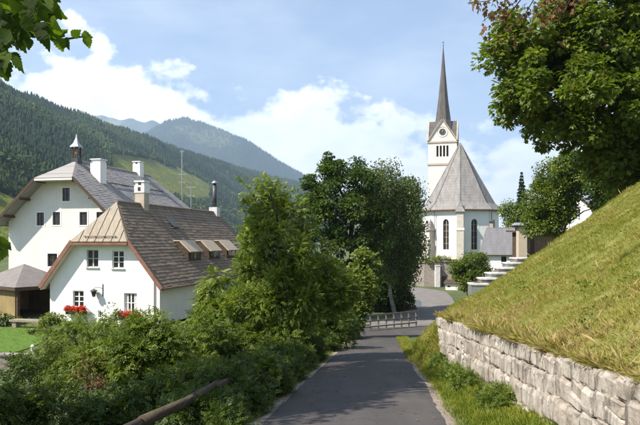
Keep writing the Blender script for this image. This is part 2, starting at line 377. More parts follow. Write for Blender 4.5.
    n1 = tex_noise(N, L, tc.outputs['Object'], 0.25, 8, 0.65); n2 = tex_noise(N, L, tc.outputs['Object'], 6, 6, 0.7)
    c = ramp(N, L, n1, [(0.35, (0.045, 0.065, 0.018)), (0.5, (0.065, 0.095, 0.022)), (0.7, (0.10, 0.12, 0.035))])
    c = mix_col(N, L, ramp(N, L, n2, [(0.45, (0, 0, 0)), (0.7, (0.6, 0.6, 0.6))]), c, (0.06, 0.048, 0.025))
    L.new(c, p.inputs['Base Color']); bump(N, L, p, n2, 0.7, 0.08); p.inputs['Roughness'].default_value = 1.0; M['ground'] = m
    M['lawn'] = surf('lawn_turf', (0.07, 0.14, 0.02), (0.12, 0.21, 0.03), 2.5, 1.0, bs=0.7, bd=0.04, fine=40)
    M['hill_turf'] = surf('hill_turf', (0.13, 0.14, 0.03), (0.22, 0.20, 0.06), 1.2, 1.0, bs=0.7, bd=0.06, fine=14)
    # mountains
    def mount(name, g0, g1, f0, f1, sc1, sc2):
        m, N, L, p, tc = base_mat(name)
        n1 = tex_noise(N, L, tc.outputs['Object'], sc1, 7, 0.62); n2 = tex_noise(N, L, tc.outputs['Object'], sc2, 6, 0.7)
        f = ramp(N, L, n2, [(0.35, f0), (0.65, f1)]); g = ramp(N, L, n2, [(0.35, g0), (0.65, g1)])
        L.new(mix_col(N, L, ramp(N, L, n1, [(0.56, (0, 0, 0)), (0.62, (1, 1, 1))]), f, g), p.inputs['Base Color'])
        p.inputs['Roughness'].default_value = 1.0; p.inputs['Specular IOR Level'].default_value = 0.0
        bump(N, L, p, n2, 0.8, 12); return m
    M['mountain_near'] = mount('mountain_meadow', (0.17, 0.19, 0.04), (0.24, 0.24, 0.065), (0.12, 0.15, 0.035), (0.20, 0.21, 0.055), 0.02, 0.08)
    M['mountain_far'] = mount('mountain_forest_slope', (0.09, 0.11, 0.04), (0.12, 0.13, 0.05), (0.016, 0.032, 0.018), (0.032, 0.052, 0.028), 0.0016, 0.012)
    M['mountain_rock'] = mount('mountain_alp_slope', (0.13, 0.14, 0.07), (0.20, 0.19, 0.11), (0.04, 0.06, 0.03), (0.07, 0.09, 0.045), 0.0022, 0.008)
    # foliage
    M['conifer'] = leaf_mat('conifer_needles', [(0, (0.010, 0.024, 0.010)), (0.6, (0.020, 0.040, 0.014)), (1, (0.042, 0.066, 0.02))], 0.8, 0.1)
    M['wood'] = leaf_mat('mixed_wood', [(0, (0.018, 0.036, 0.010)), (0.5, (0.035, 0.062, 0.014)), (0.8, (0.065, 0.098, 0.02)), (1, (0.10, 0.135, 0.03))], 0.8, 0.15)
    M['ash'] = leaf_mat('ash_leaves', [(0, (0.085, 0.125, 0.016)), (0.5, (0.155, 0.205, 0.028)), (1, (0.26, 0.305, 0.06))], 0.42, 0.40)
    M['linden'] = leaf_mat('linden_leaves', [(0, (0.034, 0.066, 0.012)), (0.5, (0.06, 0.10, 0.016)), (1, (0.105, 0.155, 0.026))], 0.5, 0.36)
    M['birch'] = leaf_mat('birch_leaves', [(0, (0.062, 0.088, 0.026)), (0.5, (0.095, 0.125, 0.036)), (1, (0.145, 0.175, 0.058))], 0.5, 0.4)
    M['maple'] = leaf_mat('maple_leaves', [(0, (0.07, 0.104, 0.014)), (0.5, (0.122, 0.166, 0.02)), (0.97, (0.19, 0.235, 0.034)), (1, (0.20, 0.13, 0.045))], 0.45, 0.42)
    M['brown_leaf'] = leaf_mat('browned_leaves', [(0, (0.05, 0.06, 0.018)), (0.45, (0.11, 0.085, 0.03)), (0.8, (0.20, 0.105, 0.055)), (1, (0.27, 0.15, 0.09))], 0.6, 0.35, (1.2, 1.0, 0.7))
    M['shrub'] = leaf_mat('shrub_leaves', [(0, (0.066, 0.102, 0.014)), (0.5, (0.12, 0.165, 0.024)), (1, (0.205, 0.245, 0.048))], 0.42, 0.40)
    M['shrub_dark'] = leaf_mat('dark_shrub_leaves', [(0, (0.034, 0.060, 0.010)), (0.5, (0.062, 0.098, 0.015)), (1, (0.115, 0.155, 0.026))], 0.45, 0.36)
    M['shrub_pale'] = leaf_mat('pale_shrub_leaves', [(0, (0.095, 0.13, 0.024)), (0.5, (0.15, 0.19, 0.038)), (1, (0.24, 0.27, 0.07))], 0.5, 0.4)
    M['dead'] = leaf_mat('withered_leaves', [(0, (0.08, 0.05, 0.026)), (1, (0.19, 0.12, 0.06))], 0.8, 0.25, (1.1, 1, 0.8))
    M['grass'] = leaf_mat('grass_blades', [(0, (0.125, 0.17, 0.018)), (0.3, (0.225, 0.25, 0.034)), (0.6, (0.335, 0.31, 0.072)), (0.8, (0.40, 0.315, 0.125)), (1, (0.48, 0.36, 0.19))], 0.65, 0.38, (1.15, 1.15, 0.6))
    m, N, L, p, tc = base_mat('big_leaf')
    oi = N.new('ShaderNodeObjectInfo'); sp = N.new('ShaderNodeSeparateXYZ'); L.new(tc.outputs['Object'], sp.inputs[0])
    c = ramp(N, L, oi.outputs['Random'], [(0, (0.03, 0.058, 0.010)), (0.6, (0.055, 0.10, 0.014)), (1, (0.12, 0.19, 0.02))])
    wv = N.new('ShaderNodeTexWave'); wv.wave_type = 'BANDS'; wv.bands_direction = 'Y'; wv.inputs['Scale'].default_value = 14; wv.inputs['Distortion'].default_value = 1.5
    L.new(tc.outputs['Object'], wv.inputs[0]); bump(N, L, p, wv.outputs[0], 0.4, 0.006)
    c = mix_col(N, L, ramp(N, L, tex_noise(N, L, tc.outputs['Object'], 16, 4), [(0.58, (0, 0, 0)), (0.7, (0.7, 0.7, 0.7))]), c, (0.13, 0.085, 0.03))
    L.new(c, p.inputs['Base Color']); p.inputs['Roughness'].default_value = 0.55; p.inputs['Specular IOR Level'].default_value = 0.15
    tr = N.new('ShaderNodeBsdfTranslucent'); L.new(mix_col(N, L, 1.0, c, (1.9, 2.0, 0.5), 'MULTIPLY'), tr.inputs[0])
    mx = N.new('ShaderNodeMixShader'); mx.inputs[0].default_value = 0.55; L.new(p.outputs[0], mx.inputs[1]); L.new(tr.outputs[0], mx.inputs[2]); L.new(mx.outputs[0], N['Material Output'].inputs[0])
    M['big_leaf'] = m
make_materials()

# ------------------------------------------------------------------ terrain
def lane_c(Y): return -0.41 + 0.0997 * Y
def lane_h(Y): return 1.36 - 0.10 * ss(12, 30, Y)
def lane_z(Y):
    Y = np.asarray(Y, float); a = -1.75 - 0.109 * Y; b = -6.32; k = 0.35
    return 0.5 * (a + b + np.sqrt((a - b) ** 2 + k * k))
def wall_x(Y): return 2.65 + 0.0535 * Y
def wall_top(Y): return -0.875 - 0.079 * Y
WALL_END = 19.4

def G(X, Y):
    X = np.asarray(X, float); Y = np.asarray(Y, float)
    zl = lane_z(Y); c = lane_c(np.minimum(Y, 60)); h = lane_h(Y)
    dl = c - h - X; dr = X - c - h
    z = zl + np.zeros_like(X)
    garden = -5.5 - 0.9 * ss(36, 42, Y) * ss(-12, -6, X) - 2.5 * ss(65, 140, Y)
    z = z + (garden - zl) * ss(1.3, 5.2, dl)
    z = z + 0.14 * ss(0.1, 1.2, dr) * (1 - ss(30, 38, Y))
    bank = ss(17.9, 19.3, Y) * (1 - ss(19.5, 19.9, Y)) * np.clip(1.5 * (dr - 0.25), 0, 1.15)
    z = z + bank
    x0 = 12.8 + 0.19 * np.clip(Y - 45, 0, 40)
    rise = 5.2 * ss(x0, x0 + 7.0, X) * ss(37, 50, Y)
    d1 = (X - 14.1) * 0.688 + (Y - 84.3) * 0.726; d2 = (X - 14.1) * 0.154 + (Y - 84.3) * 0.988
    plateau = ss(0.45, 1.3, np.minimum(d1, d2))
    z = z + rise * (1 - plateau) + plateau * (-3.1 - z)
    near = np.exp(-((X / 60) ** 2 + (Y / 90) ** 2))
    z = z + 0.10 * fbm(X * 0.6, Y * 0.6, 3) * ss(0.6, 2.0, np.abs(X - c) - h + 0.8) * near
    far = ss(120, 900, np.hypot(X, Y))
    z = z * (1 - far) + far * (-10 + 10 * fbm(X * 0.003, Y * 0.003, 8))
    return z

def g1(x, y): return float(G(np.array([x]), np.array([y]))[0])

def grid_mesh(name, xs, ys, fz, mat, smooth=True):
    X, Y = np.meshgrid(xs, ys); Z = fz(X, Y); nx = len(xs); ny = len(ys)
    V = np.stack([X, Y, Z], -1).reshape(-1, 3)
    i = np.arange(nx - 1)[None] + (np.arange(ny - 1) * nx)[:, None]
    T = np.stack([i, i + 1, i + nx + 1, i + nx], -1).reshape(-1, 4)
    return np_mesh(name, V, T, mat, smooth=smooth)

def far_axis(a, b, step, far, k=1.35):
    out = list(np.arange(a, b + 1e-6, step)); s = step; p = b
    while p < far: s *= k; p += s; out.append(p)
    s = step; p = a; pre = []
    while p > -far: s *= k; p -= s; pre.append(p)
    return np.array(pre[::-1] + out)

def build_setting():
    tag(grid_mesh('ground', far_axis(-34, 36, 0.5, 7000), far_axis(-8, 100, 0.5, 7200), G, M['ground']), kind='structure')
    # lane: strip with a slight crown; it widens into the street at its foot
    ys = np.concatenate([np.arange(-12, 4, 0.5), np.arange(4, 24, 0.14), np.arange(24, 36, 0.4), np.arange(36, 44.9, 0.4)])
    V = []; n = 9
    for y in ys:
        c = lane_c(y); h = lane_h(y); w = float(ss(34, 41, y))
        xl = c - h + 0.10 * float(fbm(y * 0.9, 3.0, 5)) + 0.07 * float(fbm(y * 4.1, 3.0, 15)) - 0.6 * w; xr = c + h + 0.16 * float(fbm(y * 0.6, 9.0, 6)) + 0.09 * float(fbm(y * 4.3, 5.0, 16)) + 3.2 * w
        for k in range(n):
            t = k / (n - 1); V.append((xl + (xr - xl) * t, y, float(lane_z(y)) + 0.03 + 0.03 * (1 - (2 * t - 1) ** 2)))
    T = [(j * n + k, j * n + k + 1, (j + 1) * n + k + 1, (j + 1) * n + k) for j in range(len(ys) - 1) for k in range(n - 1)]
    tag(np_mesh('lane', V, T, M['asphalt'], smooth=True), kind='structure')
    # gritty shoulders
    for nm, s in (('lane_shoulder', -1), ('lane_shoulder', 1)):
        V = []; yy = ys[ys < 38]
        for y in yy:
            e = lane_c(y) + s * (lane_h(y) - 0.12); wd = 0.34 + 0.30 * float(fbm(y * 1.3, 4.0 + s, 9))
            for k in range(4): V.append((e + s * wd * k / 3, y, float(lane_z(y)) + 0.022 - 0.02 * (k == 3)))
        T = [(j * 4 + k, j * 4 + k + 1, j * 4 + k + 5, j * 4 + k + 4) for j in range(len(yy) - 1) for k in range(3)]
        if s < 0: T = [t[::-1] for t in T]
        tag(np_mesh(nm, V, T, M['gravel'], smooth=True), kind='structure')
    # street across the foot of the lane and on to the church
    pts = [(-14, 47.5), (-4, 47), (3, 46.2), (7.5, 48), (9.6, 54), (10.8, 62), (12.0, 70), (12.3, 76), (10.0, 81.0), (5.0, 85.0), (-2, 88)]
    P = [Vector((x, y, 0)) for x, y in pts]; fine = []
    for i in range(len(P) - 1):
        p0 = P[max(i - 1, 0)]; p1 = P[i]; p2 = P[i + 1]; p3 = P[min(i + 2, len(P) - 1)]
        for t in np.linspace(0, 1, 9)[:-1]:
            fine.append(0.5 * ((2 * p1) + (-p0 + p2) * t + (2 * p0 - 5 * p1 + 4 * p2 - p3) * t * t + (-p0 + 3 * p1 - 3 * p2 + p3) * t ** 3))
    V = []
    for i, p in enumerate(fine):
        d = (fine[min(i + 1, len(fine) - 1)] - fine[max(i - 1, 0)]).normalized(); nrm = Vector((-d.y, d.x, 0))
        for k in range(7):
            q = p + nrm * (2.6 - 5.2 * k / 6); V.append((q.x, q.y, g1(q.x, q.y) + 0.06))
    T = [(j * 7 + k, (j + 1) * 7 + k, (j + 1) * 7 + k + 1, j * 7 + k + 1) for j in range(len(fine) - 1) for k in range(6)]
    tag(np_mesh('street', V, [t[::-1] for t in T], M['street'], smooth=True), kind='structure')
    # lawn in the garden on the left
    tag(grid_mesh('lawn', np.arange(-24, -14.4, 0.4), np.arange(28.5, 39, 0.4), lambda X, Y: G(X, Y) + 0.05, M['lawn']), kind='structure')

def hill_z(X, Y):
    Y = np.asarray(Y, float); X = np.asarray(X, float)
    past = Y > WALL_END                                     # past the wall's end a steep grass bank drops to the lane
    xt = np.where(past, lane_c(Y) + lane_h(Y) + 0.22, wall_x(Y))
    u = np.maximum(X - xt, 0); Yc = np.minimum(Y, 22.0)
    full = wall_top(Yc) + 0.605 * (X - wall_x(Yc))
    full = np.minimum(full, 4.4 + 0.12 * (X - 14)) - 0.34 * np.exp(-((X - 6.4) / 2.3) ** 2)
    full = full - 0.40 * np.maximum(Y - 22.0, 0) ** 1.12 * (1 - 0.35 * ss(10, 16, X))
    bk = lane_z(Y) + 0.04 + 1.55 * u
    k = 0.35; h = np.clip(0.5 + 0.5 * (bk - full) / k, 0, 1)
    soft = bk * (1 - h) + full * h - k * h * (1 - h)
    z = np.where(past, soft, full)
    z = z + (0.55 * fbm(X * 0.45, Y * 0.45, 21) + 0.20 * fbm(X * 1.9, Y * 1.9, 22)) * ss(0.0, 1.0, u)
    return np.maximum(z, lane_z(Y) - 0.6), xt

def build_hill():
    ys = np.concatenate([np.arange(-6, 19, 0.4), [19.0, 19.2, WALL_END - 0.01, WALL_END + 0.01], np.arange(19.6, 25, 0.2), np.arange(25, 44, 0.6)])
    us = np.concatenate([[0, 0.06], np.arange(0.25, 14, 0.3), np.arange(14.5, 45, 1.5)])
    V = []
    for y in ys:
        _, xt = hill_z(np.array([0.0]), np.array([y])); xs = float(xt[0]) + (0.12 if y < WALL_END else -0.05) + us
        z, _ = hill_z(xs, np.full_like(xs, y))
        z[0] = z[1] - 0.02
        V.append(np.stack([xs, np.full_like(xs, y), z], -1))
    V = np.concatenate(V); n = len(us)
    i = np.arange(n - 1)[None] + (np.arange(len(ys) - 1) * n)[:, None]
    T = np.stack([i, i + 1, i + n + 1, i + n], -1).reshape(-1, 4)
    tag(np_mesh('hillside', V, T, M['hill_turf'], smooth=True), kind='structure')

# ------------------------------------------------------------------ mountains
RIDGE = np.array([(-400, -530, 262), (300, -545, 262), (1000, -520, 250), (1470, -473, 264), (1830, -411, 265), (2270, -270, 255), (2700, -60, 235), (3300, 300, 215), (4200, 900, 190)], float)
def near_mountain_z(X, Y):
    rx = np.interp(Y, RIDGE[:, 0], RIDGE[:, 1]); rz = np.interp(Y, RIDGE[:, 0], RIDGE[:, 2])
    wd = 430 + 90 * fbm(Y * 0.0025, 3.3, 41)
    t = (rx + wd - X) / wd
    up = np.clip(t, 0, 1); z = -9 + (rz + 9) * (0.35 * up * up * (3 - 2 * up) + 0.65 * up ** 1.05)
    z = np.where(t > 1, rz - (t - 1) * 60 + 0 * z, z)
    z = z + up * (36 * fbm(X * 0.006, Y * 0.004, 42) + 14 * fbm(X * 0.02, Y * 0.02, 43))
    return np.where(t < 0, -14.0, z)

def ridge_mountain(name, pts, D, mat, seed, depth, amp):
    """far mountain whose skyline runs through the given bearings at distance D"""
    pts = np.array(pts, float); n = 150; px = np.linspace(pts[0, 0], pts[-1, 0], n)
    top = (HY - np.interp(px, pts[:, 0], pts[:, 1])) / F * D
    rows = 46; V = []
    for j in range(rows):
        t = j / (rows - 1); f = -1 + 1.9 * t                       # -1 foot towards us, 0 crest, +0.9 behind
        Y = D + f * depth
        X = (px - CX) / F * D * np.ones(n)
        prof = np.clip(1 - abs(f), 0, 1) ** (0.9 if f < 0 else 1.3)
        sp = fbm(px * 0.05 + 3, f * 2.0 + 7, seed, 4) * amp * top * (1 - prof) * 2.2 * min(1, (1 + f) * 2)
        Z = -20 + (top + 20) * prof + sp * prof ** 0.5 + fbm(px * 0.3, f * 9, seed + 5) * amp * 0.12 * top * prof
        V.append(np.stack([X, np.full(n, Y) + 0.25 * depth * fbm(px * 0.02, f, seed + 9), Z], -1))
    V = np.concatenate(V); i = np.arange(n - 1)[None] + (np.arange(rows - 1) * n)[:, None]
    T = np.stack([i, i + 1, i + n + 1, i + n], -1).reshape(-1, 4)
    return tag(np_mesh(name, V, T, mat, smooth=True), kind='structure'), V

def conifer_template(rng, tiers=3, sides=6):
    V = []; T = []
    for k in range(tiers):
        z1 = 0.30 + 0.70 * (k + 1) / tiers + (0.0 if k == tiers - 1 else 0.10); z0 = 0.04 + 0.86 * k / tiers; r = 0.21 * (1 - 0.80 * k / tiers)
        b = len(V); V.append((0, 0, min(z1, 1.0)))
        for s in range(sides):
            a = 2 * math.pi * (s + 0.5 * (k % 2)) / sides + rng.uniform(-0.2, 0.2); rr = r * rng.uniform(0.7, 1.25); V.append((rr * math.cos(a), rr * math.sin(a), z0 + rng.uniform(-0.06, 0.05)))
        for s in range(sides): T.append((b, b + 1 + s, b + 1 + (s + 1) % sides))
    return np.array(V, float), np.array(T)

def broad_template(rng, n=22, lo=0.16, hi=0.26):
    V = []; T = []
    for k in range(n):
        d = Vector((rng.gauss(0, 1), rng.gauss(0, 1), rng.gauss(0, 1))).normalized(); r = rng.uniform(0.6, 1.0)
        c = Vector((d.x * 0.42 * r, d.y * 0.42 * r, 0.56 + d.z * 0.43 * r)); s = rng.uniform(lo, hi)
        nr = (d + Vector((rng.gauss(0, .4), rng.gauss(0, .4), rng.gauss(0, .4) + 0.3))).normalized(); a = nr.orthogonal().normalized(); b2 = nr.cross(a)
        b = len(V); V += [c + a * s, c + b2 * s * 0.8, c - a * s * 0.9, c - b2 * s]; T += [(b, b + 1, b + 2), (b, b + 2, b + 3)]
    return np.array([tuple(v) for v in V]), np.array(T)

def forest(name, label, pos, h, tmpl, mat, rng, tint):
    n = len(pos); Vs = []; Ts = []; tn = []; off = 0
    pick = rng.integers(0, len(tmpl), n)
    for k, tm in enumerate(tmpl):
        s = np.where(pick == k)[0]
        if not len(s): continue
        a = rng.uniform(0, 6.28, len(s)); fw = np.stack([np.cos(a), np.sin(a), 0 * a], -1); up = np.tile([0., 0, 1], (len(s), 1))
        V, T = scatter(tm, pos[s], fw, up, h[s]); Vs.append(V); Ts.append(T + off); off += len(V)
        tn.append(np.repeat(tint[s], len(tm[1])))
    return tag(np_mesh(name, np.concatenate(Vs), np.concatenate(Ts), mat, tint=np.concatenate(tn)), label, 'forest', kind='stuff')

def build_mountains():
    ys = np.concatenate([np.arange(110, 1000, 12), np.arange(1000, 4200, 30)]); us = np.linspace(-0.02, 1.5, 70); V = []
    for y in ys:
        rx = np.interp(y, RIDGE[:, 0], RIDGE[:, 1]); wd = 430 + 90 * float(fbm(y * 0.0025, 3.3, 41)); xs = rx + wd - us * wd
        V.append(np.stack([xs, np.full_like(xs, y), near_mountain_z(xs, np.full_like(xs, y))], -1))
    V = np.concatenate(V); n = len(us); i = np.arange(n - 1)[None] + (np.arange(len(ys) - 1) * n)[:, None]
    T = np.stack([i, i + n, i + n + 1, i + 1], -1).reshape(-1, 4)
    tag(np_mesh('wooded_mountain', V, T, M['mountain_near'], smooth=True), kind='structure')
    _, V2 = ridge_mountain('blue_mountain', [(60, 165), (110, 148), (135, 136), (150, 130), (160, 124), (172, 118), (185, 115), (198, 118), (220, 127), (245, 139), (270, 154), (290, 166), (312, 178), (345, 198), (400, 222), (470, 238)], 5200, M['mountain_far'], 61, 1500, 0.16)
    ridge_mountain('alp_mountain', [(-60, 130), (40, 122), (80, 114), (100, 111), (112, 115), (124, 119), (132, 116), (139, 119), (147, 122), (155, 119), (163, 123), (190, 140), (260, 175), (330, 215)], 7600, M['mountain_rock'], 71, 1900, 0.12)
    rng = np.random.default_rng(4); pr = random.Random(4)
    con = [conifer_template(pr) for _ in range(5)]; bro = [broad_template(pr) for _ in range(5)]; fine = [broad_template(pr, 420, 0.035, 0.07) for _ in range(4)]; finec = [conifer_template(pr, 8, 9) for _ in range(4)]
    # candidates over the part of the slope in view
    N_ = 130000
    Y = 130 + 2500 * rng.random(N_) ** 1.25; px = rng.uniform(-30, 345, N_); X = (px - CX) / F * Y
    z = near_mountain_z(X, Y); keep = (z > -8) & (fbm(X * 0.012, Y * 0.008, 51) < 0.27)
    # thin out: even spacing on the ground
    keep &= rng.random(N_) < np.clip((Y / 620) ** 1.0, 0.12, 1.0)
    # meadows: bearings and heights of the open strips, kept free of trees that would stand before them
    def open_at(zz):
        py = HY - zz / Y * F; q = X / Y * F + CX; jt = 4 * fbm(q * 0.06, py * 0.1, 91)
        e1 = ((q - 160) / 50) ** 2 + ((py + jt - 171 - 0.30 * (q - 160)) / 7.5) ** 2 < 1
        e2 = ((q - 8) / 34) ** 2 + ((py + jt - 206 - 0.10 * q) / 9) ** 2 < 1
        e3 = ((q + 4) / 26) ** 2 + ((py + jt - 236) / 9) ** 2 < 1
        return e1 | e2 | e3
    for dz in (0, 6, 12, 18, 23): keep &= ~open_at(z + dz)
    X, Y, z = X[keep], Y[keep], z[keep]
    dec = (fbm(X * 0.008, Y * 0.005, 81) + (0.42 - z / 330) + 0.22 * rng.standard_normal(len(X))) > 0.05
    pos = np.stack([X, Y, z - 0.6], -1)
    h = rng.uniform(5, 16, len(X)) * (0.85 + 0.5 * fbm(X * 0.02, Y * 0.015, 83)); t = np.clip(0.42 + 2.0 * fbm(X * 0.014, Y * 0.009, 82) + 0.24 * rng.standard_normal(len(X)), 0, 1)
    nr = Y < 420; c = ~dec
    forest('conifer_forest', 'dark conifer forest covering the long slope of the left mountain', pos[c & ~nr], h[c & ~nr], con, M['conifer'], rng, t[c & ~nr])
    d = np.where(dec & ~nr)[0][:15000]
    forest('broadleaf_forest', 'lighter broadleaf woods on the lower slope behind the houses', pos[d], h[d] * 0.72, bro, M['wood'], rng, np.clip(t[d] + 0.1, 0, 1))
    d = np.where(nr & dec)[0][:520]; e = np.where(nr & ~dec)[0][:260]
    forest('near_broadleaf_wood', 'nearest broadleaf wood on the foot of the slope left of the farmhouse', pos[d], h[d] * 0.62, fine, M['wood'], rng, np.clip(t[d] + 0.05, 0, 1))
    forest('near_conifer_wood', 'nearest spruces on the foot of the slope left of the farmhouse', pos[e], h[e] * 0.8, finec, M['conifer'], rng, t[e])
    # the far blue mountain keeps a sparse cover that roughens its outline
    cone = [conifer_template(pr, 1, 5)]
    n2 = 150; j = rng.integers(0, len(V2) - n2 - 1, 52000); j = j[(j % n2) < n2 - 1]; a, b = rng.random((2, len(j), 1))
    p = (V2[j] * (1 - a) + V2[j + 1] * a) * (1 - b) + (V2[j + n2] * (1 - a) + V2[j + n2 + 1] * a) * b; p = p[p[:, 2] > 40]
    p[:, 2] -= 3
    forest('distant_forest', 'hazy spruce forest on the far blue mountain', p, rng.uniform(14, 25, len(p)), cone, M['conifer'], rng, rng.random(len(p)) * 0.7)

# ------------------------------------------------------------------ plants
LEAF = (np.array([(0, 0, 0), (0.36, 0.45, 0.09), (-0.36, 0.45, 0.09), (0, 1, -0.12)], float), np.array([(0, 1, 3), (0, 3, 2)]))
def lobed_template():
    V = [(0, 0, 0), (0.42, 0.18, 0.06), (0.30, 0.42, 0.08), (0.55, 0.72, 0.02), (0.20, 0.72, 0.05), (0, 1.05, -0.14)]
    V += [(-x, y, z) for x, y, z in V[1:5]]
    return np.array(V, float), np.array([(0, 1, 2), (0, 2, 4), (2, 3, 4), (0, 4, 5), (0, 7, 6), (0, 9, 7), (7, 9, 8), (0, 5, 9)])
LOBED = lobed_template()
def pinnate_template():
    V = []; T = []
    def lf(b, d, l, w):
        b = Vector(b); d = Vector(d).normalized(); s = d.cross(Vector((0, 0, 1))).normalized(); n = len(V)
        V.extend([b, b + d * l * 0.45 + s * w + Vector((0, 0, 0.02)), b + d * l * 0.45 - s * w + Vector((0, 0, 0.02)), b + d * l + Vector((0, 0, -0.07))]); T.extend([(n, n + 1, n + 3), (n, n + 3, n + 2)])
    for k, y in enumerate((0.22, 0.42, 0.60, 0.76)):
        z = -0.35 * y * y
        for s in (-1, 1): lf((0, y, z), (s, 0.55, -0.12), 0.34 - 0.03 * k, 0.085)
    lf((0, 0.80, -0.23), (0, 1, -0.5), 0.36, 0.09)
    return np.array([tuple(v) for v in V]), np.array(T)
PINNATE = pinnate_template()
SPRIG = None
def sprig_template():
    V = []; T = []; pr = random.Random(9)
    for k in range(7):
        y = 0.10 + 0.13 * k; s = -1 if k % 2 else 1; n = len(V); z = -0.25 * y * y
        b = Vector((0, y, z)); d = Vector((s * 0.8, 0.6, pr.uniform(-0.3, 0.25))).normalized(); sd = d.cross(Vector((0, 0, 1))).normalized(); l = 0.40 - 0.02 * k
        V.extend([b, b + d * l * 0.5 + sd * l * 0.32 + Vector((0, 0, .03)), b + d * l * 0.5 - sd * l * 0.32 + Vector((0, 0, .03)), b + d * l + Vector((0, 0, -0.06))]); T.extend([(n, n + 1, n + 3), (n, n + 3, n + 2)])
    return np.array([tuple(v) for v in V]), np.array(T)
SPRIG = sprig_template()

def unit(rng, n):
    return norm(rng.standard_normal((n, 3)))

def leaves_around(rng, centres, radii, per, size, tmpl, droop=0.0, flat=0.75, out=1.0, upn=0.9, jitter=0.35):
    """leaf copies in clumps round the centres; each clump gets its own tone"""
    n = len(centres); idx = np.repeat(np.arange(n), per)
    d = unit(rng, len(idx)); r = rng.random(len(idx)) ** 0.45
    pos = centres[idx] + d * (r * radii[idx])[:, None] * np.array([1, 1, flat])
    fw = d * out + unit(rng, len(idx)) * 0.7; fw[:, 2] -= droop
    up = d * 0.35 + unit(rng, len(idx)) * 0.55; up[:, 2] += upn
    sz = size * rng.uniform(0.65, 1.25, len(idx))
    V, T = scatter(tmpl, pos, fw, up, sz)
    ct = rng.random(n)
    tint = np.clip(0.5 + (ct[idx] - 0.5) * 0.55 + rng.normal(0, jitter * 0.5, len(idx)), 0, 1)
    return V, T, np.repeat(tint, len(tmpl[1]))

def lobe_points(rng, lobes, n, inner=0.45):
    lobes = np.array(lobes, float); w = lobes[:, 3] * lobes[:, 4] * lobes[:, 5]; w = w ** 0.75; w /= w.sum()
    k = rng.choice(len(lobes), n, p=w); d = unit(rng, n); r = inner + (1 - inner) * rng.random(n) ** 0.6
    return lobes[k, :3] + d * r[:, None] * lobes[k, 3:6], k

def tree(name, label, cat, base, lobes, n_clump, per, clump_r, leaf, tmpl, mat, bark, trunk_r, seed, top=None, droop=0.0, group=None, stems=1, flat=0.75, upn=0.9, crown_name='crown', out=1.0, stem_name='trunk', inner=0.45, lean=(0, 0)):
    rng = np.random.default_rng(seed); base = Vector(base)
    root = empty(name, base); tag(root, label, cat, group)
    L_ = np.array(lobes, float); cen = L_[:, :3].mean(0)
    ztop = top if top is not None else L_[:, 2].max()
    mb = MB(); joints = []
    for s in range(stems):
        a = 2 * math.pi * s / stems + rng.uniform(0, 1)
        o = Vector((math.cos(a), math.sin(a), 0)) * (0 if stems == 1 else trunk_r * 3.0)
        tgt = Vector((cen[0], cen[1], ztop)) - base + (o * 4 if stems > 1 else Vector((0, 0, 0)))
        pts = []
        for k in range(7):
            t = k / 6; q = o * (1 - t) + tgt * t + Vector((rng.normal(0, 1), rng.normal(0, 1), 0)) * (0.035 * tgt.length * (t > 0) * (1 - 0.5 * t)); pts.append(q)
        pts[0].z -= 0.4
        mb.tube(pts, [trunk_r * (1.25 if k == 0 else 1.0 - 0.13 * k) for k in range(7)], 8)
        joints += [(q, trunk_r * (1.0 - 0.13 * k)) for k, q in enumerate(pts) if k >= 2]
    C, k = lobe_points(rng, lobes, n_clump, inner)
    # limbs to each lobe, then twigs to each clump
    nodes = []
    for l in L_:
        p = Vector(l[:3]) - base; j, jr = min(joints, key=lambda q: (q[0] - p).length + 0.8 * max(0, q[0].z - p.z + 0.2 * p.length))
        mid = (j + p) / 2 + Vector((0, 0, 0.10 * (p - j).length)); r0 = min(jr * 0.7, trunk_r * 0.5)
        mb.tube([j, mid, p], [r0, r0 * 0.7, r0 * 0.4], 6); nodes.append([(j, r0), (mid, r0 * 0.7), (p, r0 * 0.4)])
    for c, kk in zip(C, k):
        p = Vector(c) - base; j, jr = min(nodes[kk], key=lambda q: (q[0] - p).length); rr = max(0.006, jr * 0.35)
        mid = (j + p) / 2 + Vector(rng.normal(0, 0.08, 3)) * (p - j).length
        mb.tube([j, mid, p], [rr, rr * 0.6, rr * 0.25], 4, cap=False)
    mb.build(stem_name, bark, root, True)
    rad = clump_r * rng.uniform(0.65, 1.35, n_clump)
    V, T, tint = leaves_around(rng, C, rad, per, leaf, tmpl, droop, flat, out, upn)
    np_mesh(crown_name, V - np.array(base), T, mat, root, tint)
    return root

# ------------------------------------------------------------------ building parts
def rect(x, z, w, h): return [(x - w / 2, z - h / 2), (x + w / 2, z - h / 2), (x + w / 2, z + h / 2), (x - w / 2, z + h / 2)]

